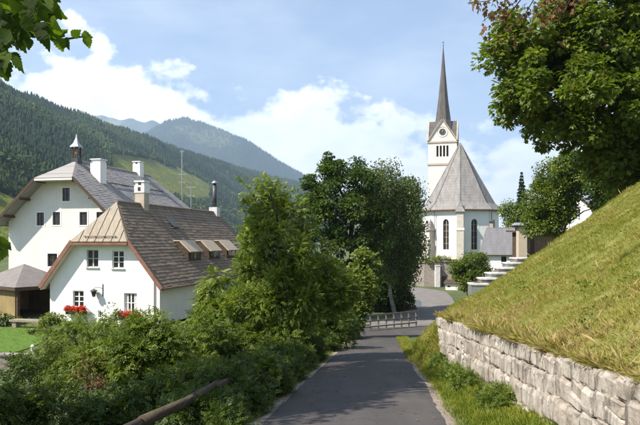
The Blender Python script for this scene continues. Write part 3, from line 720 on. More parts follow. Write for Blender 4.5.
def window(parent, x, z, w, h, y, cols=2, rows=2, frame='white_paint', rz=0.0, base=(0, 0, 0), surround=None, sill=True, curtain=False, bar=0.05):
    """casement window set back in its opening; y = outer wall face in the parent's frame"""
    o = MB(); fw = 0.06
    o.box(-w / 2, w / 2, 0.10, 0.16, -h / 2, -h / 2 + fw); o.box(-w / 2, w / 2, 0.10, 0.16, h / 2 - fw, h / 2)
    o.box(-w / 2, -w / 2 + fw, 0.102, 0.158, -h / 2 + fw, h / 2 - fw); o.box(w / 2 - fw, w / 2, 0.102, 0.158, -h / 2 + fw, h / 2 - fw)
    cw = (w - 2 * fw) / cols; ch = (h - 2 * fw) / rows
    for i in range(1, cols):
        b = bar * (1.7 if cols == 2 or i == cols // 2 else 0.7); o.box(-w / 2 + fw + i * cw - b / 2, -w / 2 + fw + i * cw + b / 2, 0.104, 0.156, -h / 2 + fw, h / 2 - fw)
    for j in range(1, rows): o.box(-w / 2 + fw, w / 2 - fw, 0.108, 0.152, -h / 2 + fw + j * ch - bar / 2, -h / 2 + fw + j * ch + bar / 2)
    o0 = o; o = MB()
    if surround:
        s = 0.12
        for a, b, c, d in ((-w / 2 - s, w / 2 + s, h / 2, h / 2 + s), (-w / 2 - s, w / 2 + s, -h / 2 - s, -h / 2), (-w / 2 - s, -w / 2, -h / 2, h / 2), (w / 2, w / 2 + s, -h / 2, h / 2)):
            o.box(a, b, -0.025, 0.02, c, d)
    win = o0.build('window', M[frame], parent)
    win.location = (x, y, z)
    if surround: o.build('window_surround', M[surround], win)
    for i in range(cols):
        for j in range(rows):
            p = MB().box(-cw / 2, cw / 2, 0.128, 0.138, -ch / 2, ch / 2).build('pane', M['glass'], win); p.location = (-w / 2 + fw + (i + .5) * cw, 0, -h / 2 + fw + (j + .5) * ch)
    if curtain:
        c = MB(); n = 16
        for sgn in (-1, 1):
            for i in range(n):
                t0 = i / n; t1 = (i + 1) / n; x0 = sgn * (w / 2 - 0.05 - 0.24 * w * t0); x1 = sgn * (w / 2 - 0.05 - 0.24 * w * t1)
                c.add([(x0, 0.122 + 0.004 * (i % 2), -h / 2 + .08), (x1, 0.122 + 0.004 * ((i + 1) % 2), -h / 2 + .08), (x1, 0.122 + 0.004 * ((i + 1) % 2), h / 2 - .08), (x0, 0.122 + 0.004 * (i % 2), h / 2 - .08)], [(0, 1, 2, 3)])
        c.build('curtain', M['curtain'], win)
    if sill: MB().box(-w / 2 - 0.07, w / 2 + 0.07, -0.09, 0.10, -h / 2 - 0.06, -h / 2 - 0.002).build('window_sill', M['slab_stone'], win)
    return win

class Gable:
    """alpine house with half-hipped front; local x along the gable, y back along the ridge"""
    def __init__(s, name, label, cx, cy, rz, Wd, Ln, xe, ze, zr, zh, of, yh, z0, back):
        s.cx, s.cy, s.rz = cx, cy, rz; s.Wd, s.Ln, s.xe, s.ze, s.zr, s.zh, s.of, s.yh, s.z0, s.back = Wd, Ln, xe, ze, zr, zh, of, yh, z0, back
        s.root = empty(name, (cx, cy, z0), rz); tag(s.root, label, 'house')
        s.sl = (zr - ze) / xe; s.xh = (zr - zh) / s.sl
    def roof(s, x): return s.zr - s.sl * abs(x)
    def L(s, x, y, z): return (x, y, z - s.z0)
    def pix(s, px, py, y=0.0):            # photo pixel -> x, z on the gable plane
        c, sn = math.cos(s.rz), math.sin(s.rz); k = (px - CX) / F
        ox = s.cx - sn * y; oy = s.cy + c * y
        x = (k * oy - ox) / (c - k * sn); Y = oy + sn * x; return x, (HY - py) / F * Y
    def shell(s, wall_mat, side_mat, roof_mat, hip_mat, wins, hip_parts=True, th=0.16):
        hw = s.Wd / 2; sl = s.sl; R_ = lambda x: s.roof(x) - th * math.hypot(1, sl) - 0.01
        zc = s.zh - 0.12; xc = (s.zr - th * math.hypot(1, sl) - 0.01 - zc) / sl
        out = [(-hw, 0), (hw, 0), (hw, R_(hw) - s.z0), (xc, zc - s.z0), (-xc, zc - s.z0), (-hw, R_(hw) - s.z0)]
        holes = [rect(x, z - s.z0, w, h) for x, z, w, h in [q[:4] for q in wins]]
        MB().holed(out, holes, 0.22).build('wall', wall_mat, s.root)
        mb = MB(); ze = R_(hw) - s.z0
        mb.add([(-hw, 0, 0), (-hw, s.Ln, 0), (-hw, s.Ln, ze), (-hw, 0, ze)], [(0, 3, 2, 1)])
        mb.build('wall', side_mat, s.root)
        mb = MB(); mb.add([(hw, 0, 0), (hw, s.Ln, 0), (hw, s.Ln, ze), (hw, 0, ze)], [(0, 1, 2, 3)]); mb.build('wall', side_mat, s.root)
        mb = MB(); mb.add([(-hw, s.Ln, 0), (hw, s.Ln, 0), (hw, s.Ln, ze), (-hw, s.Ln, ze)] + ([(0, s.Ln, R_(0) - s.z0)] if not s.back else []), [(0, 3, 2, 1)] + ([(2, 3, 4)] if not s.back else []))
        mb.build('wall', side_mat, s.root)
        for q in wins:
            x, z, w, h = q[:4]; window(s.root, x, z - s.z0, w, h, 0.0, **(q[4] if len(q) > 4 else {}))
        # roof slopes
        yb = s.Ln + 0.5; L = s.L
        for sg in (1, -1):
            P = [L(sg * s.xe, -s.of, s.ze), L(sg * s.xe, yb, s.ze), L(0, yb - s.back, s.zr), L(0, s.yh, s.zr), L(sg * s.xh, -s.of, s.zh)]
            if sg < 0: P = P[::-1]
            MB().slab(P, th).build('roof_slope', roof_mat, s.root)
        hip = MB().slab([L(-s.xh, -s.of - 0.12, s.zh - 0.1), L(s.xh, -s.of - 0.12, s.zh - 0.1), L(0, s.yh + 0.01, s.zr + 0.02)], 0.12).build('hip_roof', hip_mat, s.root)
        if s.back: MB().slab([L(s.xe, yb, s.ze), L(-s.xe, yb, s.ze), L(0, yb - s.back, s.zr)], th).build('hip_roof', roof_mat, s.root)
        MB().tube([L(0, s.yh, s.zr + 0.02), L(0, yb - s.back, s.zr + 0.02)], 0.11, 8).build('ridge_cap', roof_mat, s.root)
        rg = random.Random(5); n = Vector((s.sl, 0, 1)).normalized(); total = math.hypot(s.xe, s.zr - s.ze); nrow = int(total / 0.27)
        for sg in (1, -1):                # overlapping shingle courses, a little uneven
            m = MB()
            for r_ in range(nrow):
                t0 = r_ / nrow; t1 = min(1.0, (r_ + 1.12) / nrow); x0, x1 = s.xe * (1 - t0), s.xe * (1 - t1)
                def lim(x):
                    z = s.roof(x); a = -s.of if z <= s.zh else -s.of + (s.yh + s.of) * (z - s.zh) / (s.zr - s.zh); b = yb - s.back * (z - s.ze) / (s.zr - s.ze); return a + 0.02, b - 0.02
                a0, b0 = lim(x0); a1, b1 = lim(x1); a0 = max(a0, a1); b0 = min(b0, b1); y = a0
                while y < b0 - 0.05:
                    w = min(rg.uniform(0.35, 0.9), b0 - y); d0 = rg.uniform(0.022, 0.045); xx = x0 + rg.uniform(-0.015, 0.02)
                    P = [Vector(L(sg * xx, y, s.roof(xx))), Vector(L(sg * xx, y + w - 0.012, s.roof(xx))), Vector(L(sg * x1, y + w - 0.012, s.roof(x1))), Vector(L(sg * x1, y, s.roof(x1)))]
                    N3 = Vector((sg * n.x, 0, n.z)); Q = [P[0] + N3 * d0, P[1] + N3 * (d0 + rg.uniform(-.006, .006)), P[2] + N3 * 0.004, P[3] + N3 * 0.004]
                    vs_ = Q + [P[0] - N3 * 0.01, P[1] - N3 * 0.01]; fs = [(0, 1, 2, 3), (0, 4, 5, 1)]
                    m.add(vs_, fs if sg > 0 else [f[::-1] for f in fs]); y += w
            o = m.build('shingle_courses', roof_mat, s.root); o['kind'] = 'stuff'
        return hip
    def verge(s, mat, w=0.06, h=0.26, soff=None):
        L = s.L; th = 0.16
        for sg in (1, -1):
            MB().bar(L(sg * (s.xe + 0.02), -s.of - 0.035, s.ze - 0.10), L(sg * s.xh, -s.of - 0.035, s.zh - 0.08), h, w, (0, -1, 0)).build('verge_board', mat, s.root)
            if soff:
                z = lambda x: s.roof(x) - th * math.hypot(1, s.sl) - 0.02
                P = [L(sg * s.xe, -s.of, z(s.xe)), L(sg * s.xh, -s.of, z(s.xh)), L(sg * s.xh, -0.004, z(s.xh)), L(sg * s.xe, -0.004, z(s.xe))]
                MB().slab(P if sg < 0 else P[::-1], 0.02).build('soffit', soff, s.root)
        MB().bar(L(-s.xh, -s.of - 0.08, s.zh - 0.24), L(s.xh, -s.of - 0.08, s.zh - 0.24), 0.06, 0.16).build('hip_fascia', M['white_paint'] if soff is None else mat, s.root)
        MB().box(-s.xh + .05, s.xh - .05, -s.of - 0.05, -0.01, s.zh - s.z0 - 0.36, s.zh - s.z0 - 0.33).build('soffit', soff or M['pale_wood'], s.root)
    def gutter(s, mat):
        for sg in (1, -1):
            MB().tube([s.L(sg * (s.xe + 0.06), -s.of, s.ze - 0.10), s.L(sg * (s.xe + 0.06), s.Ln + 0.5, s.ze - 0.10)], 0.08, 8).build('gutter', mat, s.root)

def chimney(parent, x, y, z0, z1, w, body, hood, opening=True):
    c = MB(); h = z1 - z0
    c.box(x - w / 2, x + w / 2, y - w / 2, y + w / 2, z0, z1 - 0.30 * min(1, h / 1.5))
    o = c.build('chimney', body, parent)
    zt = z1 - 0.30 * min(1, h / 1.5); s = w * 0.5
    m = MB().box(x - s * 0.92, x + s * 0.92, y - s * 0.92, y + s * 0.92, zt, z1 - 0.06); m.box(x - s * 1.12, x + s * 1.12, y - s * 1.12, y + s * 1.12, z1 - 0.06, z1 + 0.04)
    m.build('chimney_hood', hood, o)
    if opening:
        MB().box(x - 0.12, x + 0.12, y - s * 0.92 - 0.012, y - s * 0.92 + 0.02, zt + 0.02 - 0.22, z1 - 0.10).build('smoke_vent', M['dark_wood'], o)
    return o

def flower_box(parent_house, label, x, z, w, seed):
    h = parent_house; rng = np.random.default_rng(seed); c, s = math.cos(h.rz), math.sin(h.rz)
    lx, ly = x, -0.24; root = empty('flower_box', (h.cx + c * lx - s * ly, h.cy + s * lx + c * ly, z), h.rz)
    tag(root, label, 'flower box', 'geranium boxes under the lower windows')
    MB().box(-w / 2, w / 2, -0.10, 0.12, -0.02, 0.16).build('trough', M['dark_wood'], root)
    n = 36; C = np.stack([rng.uniform(-w / 2, w / 2, n), rng.uniform(-0.20, 0.06, n), rng.uniform(0.12, 0.42, n)], -1)
    V, T, t = leaves_around(rng, C, np.full(n, 0.11), 14, 0.10, LEAF, 0.2); np_mesh('leaves', V, T, M['shrub'], root, t)
    n = 60; C = np.stack([rng.uniform(-w / 2 - .06, w / 2 + .06, n), rng.uniform(-0.28, 0.02, n), rng.uniform(0.20, 0.52, n)], -1)
    V, T, t = leaves_around(rng, C, np.full(n, 0.09), 26, 0.075, LEAF, 0.0, upn=0.4); np_mesh('blossoms', V, T, M['flower'], root, t)

def build_front_house():
    h = Gable('white_house', 'white gabled house with brown shingle roof, tan half-hip and red flower boxes', -14.22, 40.9, R(-13), 8.05, 21.0, 4.40, -3.02, 2.60, 0.0, 0.5, 1.55, -5.5, 1.6)
    wins = []
    for px, py, w, hh, kw in ((92.5, 258.5, 0.86, 1.16, dict(cols=2, rows=2, frame='grey_paint')), (118, 259.5, 0.84, 1.16, dict(cols=2, rows=3)), (78.3, 299.0, 0.80, 1.10, dict(cols=2, rows=3)), (130.5, 303.0, 0.92, 1.28, dict(cols=2, rows=2, curtain=True))):
        x, z = h.pix(px, py); wins.append((x, z, w, hh, kw))
    hip = h.shell(M['plaster'], M['plaster_cream'], M['roof_front'], M['hip_board'], wins)
    h.verge(M['red_wood'], soff=M['soffit']); h.gutter(M['copper'])
    # seams and snow guard of the boarded half-hip
    L = h.L; a, b = Vector(L(-h.xh, -h.of - 0.12, h.zh - 0.1)), Vector(L(h.xh, -h.of - 0.12, h.zh - 0.1)); ap = Vector(L(0, h.yh + 0.01, h.zr + 0.02)); up = (b - a).cross(ap - a).normalized()
    for k in range(1, 7):
        t = k / 7; p = a.lerp(b, t); v = (ap - (a + b) / 2); f = min(t, 1 - t) * 2 * 0.97
        MB().bar(p + up * 0.02, p + v * f + up * 0.02, 0.05, 0.05, up).build('seam', M['hip_board'], hip)
    v = (ap - (a + b) / 2)
    MB().tube([a.lerp(b, 0.22) + v * 0.10 + up * 0.12, a.lerp(b, 0.80) + v * 0.10 + up * 0.12], 0.035, 6).build('snow_guard', M['copper'], hip)
    for t in (0.24, 0.42, 0.60, 0.78): MB().bar(a.lerp(b, t) + v * 0.10, a.lerp(b, t) + v * 0.10 + up * 0.14, 0.04, 0.04, (0, 1, 0)).build('guard_bracket', M['copper'], hip)
    # three dormers on the right slope
    z0 = h.z0
    for s in (7.0, 10.8, 14.6):
        w = 2.35; x1 = 3.50; zf = -0.86; x2 = 2.62; zb = -0.02; x3 = (h.zr - zb) / h.sl - 0.05
        d = MB()
        xw = x1 - 0.22; zs = h.roof(xw) - 0.1; zt = zf + (x1 - xw) * (zb - zf) / (x1 - x2) - 0.10
        for sy in (-1, 1):
            y = s + sy * (w / 2 - 0.12)
            d.slab([(xw, y, zs - z0), (xw, y, zt - z0), (x2, y, zb - 0.12 - z0), (x3, y, zb - 0.12 - z0)][::sy], 0.08)
        d.box(xw - 0.06, xw, s - w / 2 + 0.14, s + w / 2 - 0.14, zs - z0, zt - z0)
        dm = d.build('dormer', M['dark_wood'], h.root)
        MB().slab([(x1, s - w / 2, zf - z0), (x1, s + w / 2, zf - z0), (x2, s + w / 2, zb - z0), (x2, s - w / 2, zb - z0)], 0.09).build('dormer_roof', M['tan_metal'], dm)
        MB().slab([(x2, s - w / 2, zb - z0), (x2, s + w / 2, zb - z0), (x3, s + w / 2, zb - z0 + 0.02), (x3, s - w / 2, zb - z0 + 0.02)], 0.08).build('dormer_roof', M['tan_metal'], dm)
        for k in (-1, 1):
            MB().box(xw, xw + 0.03, s + k * 0.45 - 0.36, s + k * 0.45 + 0.36, zt - z0 - 0.58, zt - z0 - 0.06).build('dormer_pane', M['glass'], dm)
        MB().box(xw, xw + 0.05, s - 0.07, s + 0.07, zt - z0 - 0.64, zt - z0 - 0.02).build('dormer_post', M['pale_wood'], dm)
    # chimneys
    chimney(h.root, 0.0, 5.0, 2.0 - z0, 4.3 - z0, 0.74, M['sandstone'], M['white_paint'])
    c = MB().box(-0.40, 0.40, 4.59, 5.41, 3.45 - z0, 3.99 - z0).build('chimney_head', M['plaster'], h.root)
    MB().box(-0.11, 0.11, 4.575, 4.62, 3.58 - z0, 3.86 - z0).build('smoke_vent', M['dark_wood'], c)
    b = MB().box(-0.4, 0.4, 18.3, 19.1, 2.2 - z0, 3.1 - z0).build('chimney_base', M['slab_stone'], h.root)
    MB().lathe([(0.20, 3.1 - z0), (0.20, 5.2 - z0), (0.16, 5.2 - z0), (0.16, 5.35 - z0)], 12, (0, 18.7)).build('flue_pipe', M['lead'], b, True)
    MB().lathe([(0.30, 5.35 - z0), (0.32, 5.42 - z0), (0.05, 5.66 - z0)], 12, (0, 18.7)).build('flue_cap', M['zinc'], b, True)
    # roof hatch and drain pipe
    sl = h.sl; hx = 1.05
    MB().slab([(hx + 0.5, 7.2, h.roof(hx + .5) + .38 - z0), (hx + 0.5, 8.1, h.roof(hx + .5) + .38 - z0), (hx - .3, 8.1, h.roof(hx - .3) + .10 - z0), (hx - .3, 7.2, h.roof(hx - .3) + .10 - z0)], 0.06).build('roof_hatch', M['lead'], h.root)
    MB().tube([(h.Wd / 2 - 0.35, -0.06, 0.1), (h.Wd / 2 - 0.35, -0.06, h.roof(h.Wd / 2 - .35) - z0 - 0.4)], 0.035, 6).build('drain_pipe', M['copper'], h.root)
    # things on the facade
    flower_box(h, 'red geraniums in a box under the left lower window of the white house', wins[2][0] + 0.0, wins[2][1] - 0.98, 1.45, 5)
    flower_box(h, 'red geraniums in a box under the curtained right window of the white house', wins[3][0] + 0.05, wins[3][1] - 1.02, 1.5, 6)
    x, z = h.pix(96.5, 291.5); c, s = math.cos(h.rz), math.sin(h.rz)
    lamp = empty('wall_lantern', (h.cx + c * x, h.cy + s * x, z), h.rz); tag(lamp, 'dark iron lantern on a bracket between the lower windows of the white house', 'lantern')
    MB().bar((0.48, 0.0, -0.32), (0.48, 0.0, 0.50), 0.06, 0.05, (0, 1, 0)).build('bracket_plate', M['lead'], lamp)
    MB().tube([(0.48, -0.02, 0.20), (0.30, -0.18, 0.30), (0.05, -0.30, 0.26), (0.0, -0.30, 0.18)], 0.018, 6).build('bracket', M['lead'], lamp)
    MB().lathe([(0.02, 0.20), (0.26, 0.08), (0.27, 0.04), (0.20, 0.03)], 6, (0, -0.30)).build('lantern_roof', M['lead'], lamp)
    MB().lathe([(0.11, -0.26), (0.19, 0.03)], 6, (0, -0.30)).build('lantern_glass', M['church_glass'], lamp)
    MB().lathe([(0.03, -0.34), (0.13, -0.28), (0.13, -0.25)], 6, (0, -0.30)).build('lantern_base', M['lead'], lamp)
    return h

def build_big_house():
    h = Gable('farmhouse', 'tall cream farmhouse with grey hipped roof and bell turret behind the white house', -24.2, 58.6, R(-13), 11.9, 20.6, 6.5, 1.50, 7.70, 5.82, 1.4, 2.0, -5.5, 4.4)
    wins = []
    for px, py, w, hh in ((66.2, 194.5, 0.80, 1.24), (40.5, 219, 0.80, 1.22), (56.5, 218.5, 0.80, 1.22), (83.5, 218.5, 0.80, 1.22), (100.5, 218.5, 0.80, 1.22), (52.5, 260, 1.05, 1.22)):
        x, z = h.pix(px, py); wins.append((x, z, w, hh, dict(cols=2, rows=2, frame='dark_wood', surround='white_paint', sill=False)))
    h.shell(M['plaster_cream'], M['plaster_cream'], M['roof_big'], M['roof_big'], wins)
    h.verge(M['dark_wood'], soff=None); h.gutter(M['lead'])
    L = h.L; z0 = h.z0
    for sg in (1, -1):                    # purlin ends under the wide verge
        for x in (1.9, 3.6, 5.3):
            z = h.roof(x) - 0.42; MB().bar(L(sg * x, -1.3, z), L(sg * x, 0.0, z), 0.16, 0.2).build('purlin', M['dark_wood'], h.root)
    chimney(h.root, 1.75, 3.1, 5.3 - z0, 7.9 - z0, 1.1, M['plaster'], M['plaster'], False)
    chimney(h.root, 0.0, 13.9, 7.2 - z0, 9.05 - z0, 0.9, M['plaster'], M['white_paint'])
    # snow rails on the right slope
    for t in (0.34, 0.66):
        x = h.xe * t; n = Vector((h.sl, 0, 1)).normalized() * 0.16
        MB().tube([Vector(L(x, 4.2, h.roof(x))) + n, Vector(L(x, 15.5, h.roof(x))) + n], 0.05, 6).build('snow_rail', M['lead'], h.root)
    # bell turret
    yt = h.yh + 0.1
    t = MB().box(-0.36, 0.36, yt - 0.36, yt + 0.36, 7.2 - z0, 7.95 - z0).build('bell_turret', M['lead'], h.root)
    for sx in (-1, 1):
        for sy in (-1, 1): MB().bar((sx * 0.26, yt + sy * 0.26, 7.95 - z0), (sx * 0.26, yt + sy * 0.26, 9.05 - z0), 0.12, 0.12, (0, 1, 0)).build('turret_post', M['dark_wood'], t)
    MB().lathe([(0.02, 8.95 - z0), (0.10, 8.9 - z0), (0.14, 8.6 - z0), (0.22, 8.38 - z0), (0.23, 8.32 - z0)], 12, (0, yt)).build('bell', M['copper'], t, True)
    MB().lathe([(0.62, 9.02 - z0), (0.62, 9.08 - z0), (0.30, 9.42 - z0), (0.11, 9.9 - z0), (0.03, 10.35 - z0)], 4, (0, yt), R(45)).build('turret_roof', M['zinc'], t)
    MB().tube([(0, yt, 10.3 - z0), (0, yt, 11.2 - z0)], 0.03, 5).build('finial', M['lead'], t)
    # aerials on the roofs
    def aerial(label, px, pytop, Y, zb, arms):
        p = W(px, pytop, Y); r = empty('aerial', (p.x, Y, zb)); tag(r, label, 'antenna', 'roof aerials')
        MB().tube([(0, 0, -0.1), (0, 0, p.z - zb)], 0.055, 6).build('mast', M['zinc'], r)
        for f, l in arms:
            z = (p.z - zb) * f; MB().tube([(-l / 2, 0.05, z), (l / 2, 0.0, z)], 0.022, 5).build('arm', M['zinc'], r)
            for k in range(4): MB().tube([(-l / 2 + l * (k + .5) / 4, 0.02, z - 0.16), (-l / 2 + l * (k + .5) / 4, 0.02, z + 0.16)], 0.014, 4).build('rod', M['zinc'], r)
    aerial('tall thin aerial mast rising behind the grey farmhouse roof', 182, 150, 76.5, 4.4, ((0.97, 0.5), (0.55, 1.0), (0.4, 0.8)))
    aerial('short aerial with cross arms at the back end of the farmhouse roof', 191, 186, 77.5, 3.6, ((0.95, 1.2), (0.6, 0.9)))

def build_pavilion():
    C0 = Vector((-20.9, 43.0, -5.5)); a = math.atan2(0.8, 0.6); wx, wy = 4.1, 6.0
    r = empty('garden_shelter', C0, a); tag(r, 'low garden shelter with grey pyramid roof and ochre walls left of the white house', 'shelter')
    # local x back-right, local y back-left
    ze = 2.25; zt = 3.72; o = 0.35
    c = [(-o, -o, ze), (wx + o, -o, ze), (wx + o, wy + o, ze), (-o, wy + o, ze)]; ap = (wx / 2, wy / 2, zt)
    for i in range(4): MB().slab([c[i], c[(i + 1) % 4], ap], 0.12).build('roof_slope', M['grey_eternit'], r)
    for i in range(4):
        p, q = Vector(c[i]), Vector(c[(i + 1) % 4]); MB().bar(p + Vector((0, 0, -0.14)), q + Vector((0, 0, -0.14)), 0.06, 0.2).build('fascia', M['dark_wood'], r)
    for x, y in ((0.08, 0.08), (wx - .1, 0.1), (0.1, wy - .1), (0.09, 2.9)): MB().box(x - .09, x + .09, y - .09, y + .09, -0.1, ze - 0.1).build('post', M['dark_wood'], r)
    MB().box(wx - 0.22, wx - 0.02, 0.2, wy, 0, ze - 0.06).build('wall', M['ochre'], r)
    MB().box(0.1, wx - 0.24, wy - 0.22, wy - 0.02, 0, ze - 0.06).build('wall', M['ochre'], r)
    MB().box(0.0, 0.16, 0.35, wy - 0.24, 0, ze - 0.3).build('wall', M['ochre'], r)
    MB().box(-0.25, 0.0, 0.25, 1.9, 1.95, 2.09).build('beam', M['dark_wood'], r)
    # stone table-height ledge in front of it
    t = empty('stone_bench', (-17.6, 38.6, g1(-17.6, 38.6)), R(-14)); tag(t, 'long pale stone bench beside the lawn in front of the garden shelter', 'bench')
    MB().box(-1.7, 1.5, -0.35, 0.35, 0.42, 0.54).build('seat', M['gravel'], t)
    for x in (-1.4, 1.2): MB().box(x - .15, x + .15, -0.28, 0.28, -0.1, 0.42).build('leg', M['gravel'], t)
    w = MB(); w.box(-3.2, 3.4, -0.18, 0.18, -0.4, 0.55); w.box(-3.25, 3.45, -0.23, 0.23, 0.55, 0.63)
    w = w.build('garden_wall', M['rubble']); w.location = (-14.8, 26.9, g1(-14.8, 26.9)); w.rotation_euler.z = R(-4); tag(w, 'low brown stone garden wall below the lawn', 'wall')
    p = MB().lathe([(0.07, -0.1), (0.07, 0.42), (0.09, 0.43), (0.09, 0.48), (0.03, 0.55)], 8).build('garden_post', M['white_paint']); q = W(32.5, 352, 29.5); p.location = (q.x, q.y, g1(q.x, q.y)); tag(p, 'small white post at the corner of the lawn', 'post')

def build_church():
    th = R(-12.7); R0 = 6.35; z0 = -3.15; cy = 106.0; cx = 0.2251 * cy
    r = empty('church', (cx, cy, z0), th); tag(r, 'white village church with polygonal choir, steep grey roof and tall pointed spire', 'church')
    ev = 5.05 - z0; ap = 16.5 - z0; ang = [R(-90 + 45 * k) for k in range(5)]
    V = [(R0 * math.sin(a), -R0 * math.cos(a)) for a in ang]
    def lancet(w, zb, zt):
        p = [(-w / 2, zb), (w / 2, zb), (w / 2, zt - w * 0.6)]
        for k in range(1, 6): p.append((w / 2 * math.cos(math.pi / 2 * k / 6), zt - w * 0.6 + w * 0.6 * math.sin(math.pi / 2 * k / 6)))
        p.append((0, zt))
        for k in range(5, 0, -1): p.append((-w / 2 * math.cos(math.pi / 2 * k / 6), zt - w * 0.6 + w * 0.6 * math.sin(math.pi / 2 * k / 6)))
        p.append((-w / 2, zt - w * 0.6)); return p
    for k in range(4):
        (x0, y0), (x1, y1) = V[k], V[k + 1]; ln = math.hypot(x1 - x0, y1 - y0); rz = math.atan2(y1 - y0, x1 - x0)
        loc = ((x0 + x1) / 2, (y0 + y1) / 2, 0); hw = ln / 2
        wn = lancet(1.05, 1.6, 6.55)
        o = MB().holed([(-hw, -0.5), (hw, -0.5), (hw, ev), (-hw, ev)], [wn], 0.45).build('choir_wall', M['church_white'], r); o.location = loc; o.rotation_euler.z = rz
        m = MB(); m.add([(a, 0.30, b) for a, b in wn], [tuple(range(len(wn)))]); g = m.build('lancet_window', M['church_glass'], o)
        b = MB(); b.box(-0.04, 0.04, 0.22, 0.295, 1.6, 6.45)
        for z in (2.6, 3.6, 4.6, 5.6): b.box(-0.52, 0.52, 0.24, 0.292, z - .025, z + .025)
        b.build('tracery', M['sandstone'], o)
        # sandstone surround
        s = MB(); wo = lancet(1.45, 1.4, 6.9)
        s.holed(wo, [wn], 0.05, -0.03); n = len(wo); b0 = len(s.v); s.v += [(a, -0.03, c) for a, c in wo] + [(a, 0.02, c) for a, c in wo]; s.f += [(b0 + i, b0 + n + i, b0 + n + (i + 1) % n, b0 + (i + 1) % n) for i in range(n)]
        s.build('window_surround', M['church_white'], o)
        c = MB().box(-hw - 0.1, hw + 0.1, -0.16, 0.2, ev - 0.42, ev - 0.02).build('cornice', M['church_white'], o)
        pl = MB().box(-hw - 0.06, hw + 0.06, -0.12, 0.2, -0.5, 0.7).build('plinth', M['pale_stone'], o)
    # nave behind the choir
    nl = 17.0; nw = R0
    for sx in (-1, 1):
        m = MB(); x = sx * nw; m.add([(x, 0, -0.5), (x, nl, -0.5), (x, nl, ev), (x, 0, ev)], [(0, 1, 2, 3) if sx > 0 else (0, 3, 2, 1)]); m.build('nave_wall', M['church_white'], r)
    m = MB().add([(-nw, nl, -0.5), (nw, nl, -0.5), (nw, nl, ev), (0, nl, ap - 0.8), (-nw, nl, ev)], [(4, 3, 2, 1, 0)]).build('nave_wall', M['church_white'], r)
    # roof: faceted choir cone with a slight kick at the eaves, running on as the nave roof
    def ring(rad): return [(rad * math.sin(a), -rad * math.cos(a)) for a in ang]
    prof = [(R0 + 0.62, ev - 0.12), (R0 * 0.90, ev + 1.05), (R0 * 0.5, ev + 5.6), (0.02, ap)]
    for k in range(4):
        m = MB(); n = len(prof); vs_ = []
        for rad, z in prof:
            q = ring(rad); vs_ += [(*q[k], z), (*q[k + 1], z)]
        m.add(vs_, [(2 * i, 2 * i + 1, 2 * i + 3, 2 * i + 2) for i in range(n - 1)])
        m.build('roof_facet', M['roof_church'], r)
    for sx in (-1, 1):
        m = MB(); vs_ = []
        for rad, z in prof: vs_ += [(sx * rad, 0, z), (sx * rad, nl + 0.4, z)]
        m.add(vs_, [((2 * i, 2 * i + 1, 2 * i + 3, 2 * i + 2) if sx > 0 else (2 * i + 2, 2 * i + 3, 2 * i + 1, 2 * i)) for i in range(len(prof) - 1)]); m.build('nave_roof', M['roof_church'], r)
    for k in range(5):
        q = [Vector((rad * math.sin(ang[k]), -rad * math.cos(ang[k]), z + 0.04)) for rad, z in prof]; MB().tube(q, 0.09, 6).build('hip_ridge', M['roof_church'], r)
    MB().add([(x, y, ev - 0.10) for x, y in ring(R0 + 0.60)] + [(x, y, ev - 0.04) for x, y in ring(R0 - 0.2)], [(i, i + 5, i + 6, i + 1) for i in range(4)]).build('eaves', M['dark_wood'], r)
    MB().tube([(x, y, ev - 0.16) for x, y in ring(R0 + 0.70)], 0.10, 8).build('gutter', M['copper'], r)
    for k in (1, 3):
        a = ang[k]; q = (R0 + 0.12) * math.sin(a + 0.10), -(R0 + 0.12) * math.cos(a + 0.10); MB().tube([(q[0], q[1], 0.0), (q[0], q[1], ev - 0.5), ((R0 + .66) * math.sin(a + .1), -(R0 + .66) * math.cos(a + .1), ev - 0.2)], 0.06, 6).build('downpipe', M['copper'], r)
    # buttresses at the corners
    for k, hgt, w in ((1, ev - 2.6, 0.95), (2, ev + 0.35, 1.15), (0, ev - 2.6, 0.95)):
        a = ang[k]; b = MB(); d = 1.25
        b.box(-w / 2, w / 2, -d, 0.25, -0.5, hgt * 0.55); b.box(-w / 2 + .04, w / 2 - .04, -d * 0.78, 0.25, hgt * 0.55, hgt - 0.9)
        b.slab([(-w / 2 - .08, -d - .08, hgt * 0.55), (w / 2 + .08, -d - .08, hgt * 0.55), (w / 2 + .08, -d * 0.76, hgt * 0.55 + 0.4), (-w / 2 - .08, -d * 0.76, hgt * 0.55 + 0.4)], 0.08)
        o = b.build('buttress', M['pale_stone'], r); o.location = (R0 * math.sin(a), -R0 * math.cos(a), 0); o.rotation_euler.z = a
        cw = w / 2 + 0.22; zc = hgt - 0.9
        MB().add([(-cw, -d * 0.78 - .25, zc), (cw, -d * 0.78 - .25, zc), (cw, 0.2, zc), (-cw, 0.2, zc), (-cw * .55, -d * .55, zc + .75), (cw * .55, -d * .55, zc + .75), (0, -0.35, zc + 2.0)],
                 [(3, 2, 1, 0), (0, 1, 5, 4), (4, 5, 6), (1, 2, 6, 5), (2, 3, 6), (3, 0, 4, 6)]).build('buttress_cap', M['roof_church'], o)
    # ---- tower
    tw = 2.66; p = Vector(((443.2 - CX) / F * (118.0 + tw), 118.0 + tw, 0)); loc = Matrix.Rotation(-th, 3, 'Z') @ (p - Vector((cx, cy, 0)))
    H = lambda py: (HY - py) / F * 118.0 - z0
    zb = H(141.0); zg = H(119.5); apx = H(42.0)
    openings = [rect(x, (H(145.5) + H(156.5)) / 2, 0.40, H(145.5) - H(156.5)) for x in (-0.93, -0.31, 0.31, 0.93)]
    body = MB().holed([(-tw, -0.5), (tw, -0.5), (tw, zb), (0, zg - 0.2), (-tw, zb)], openings, 0.5, -tw)
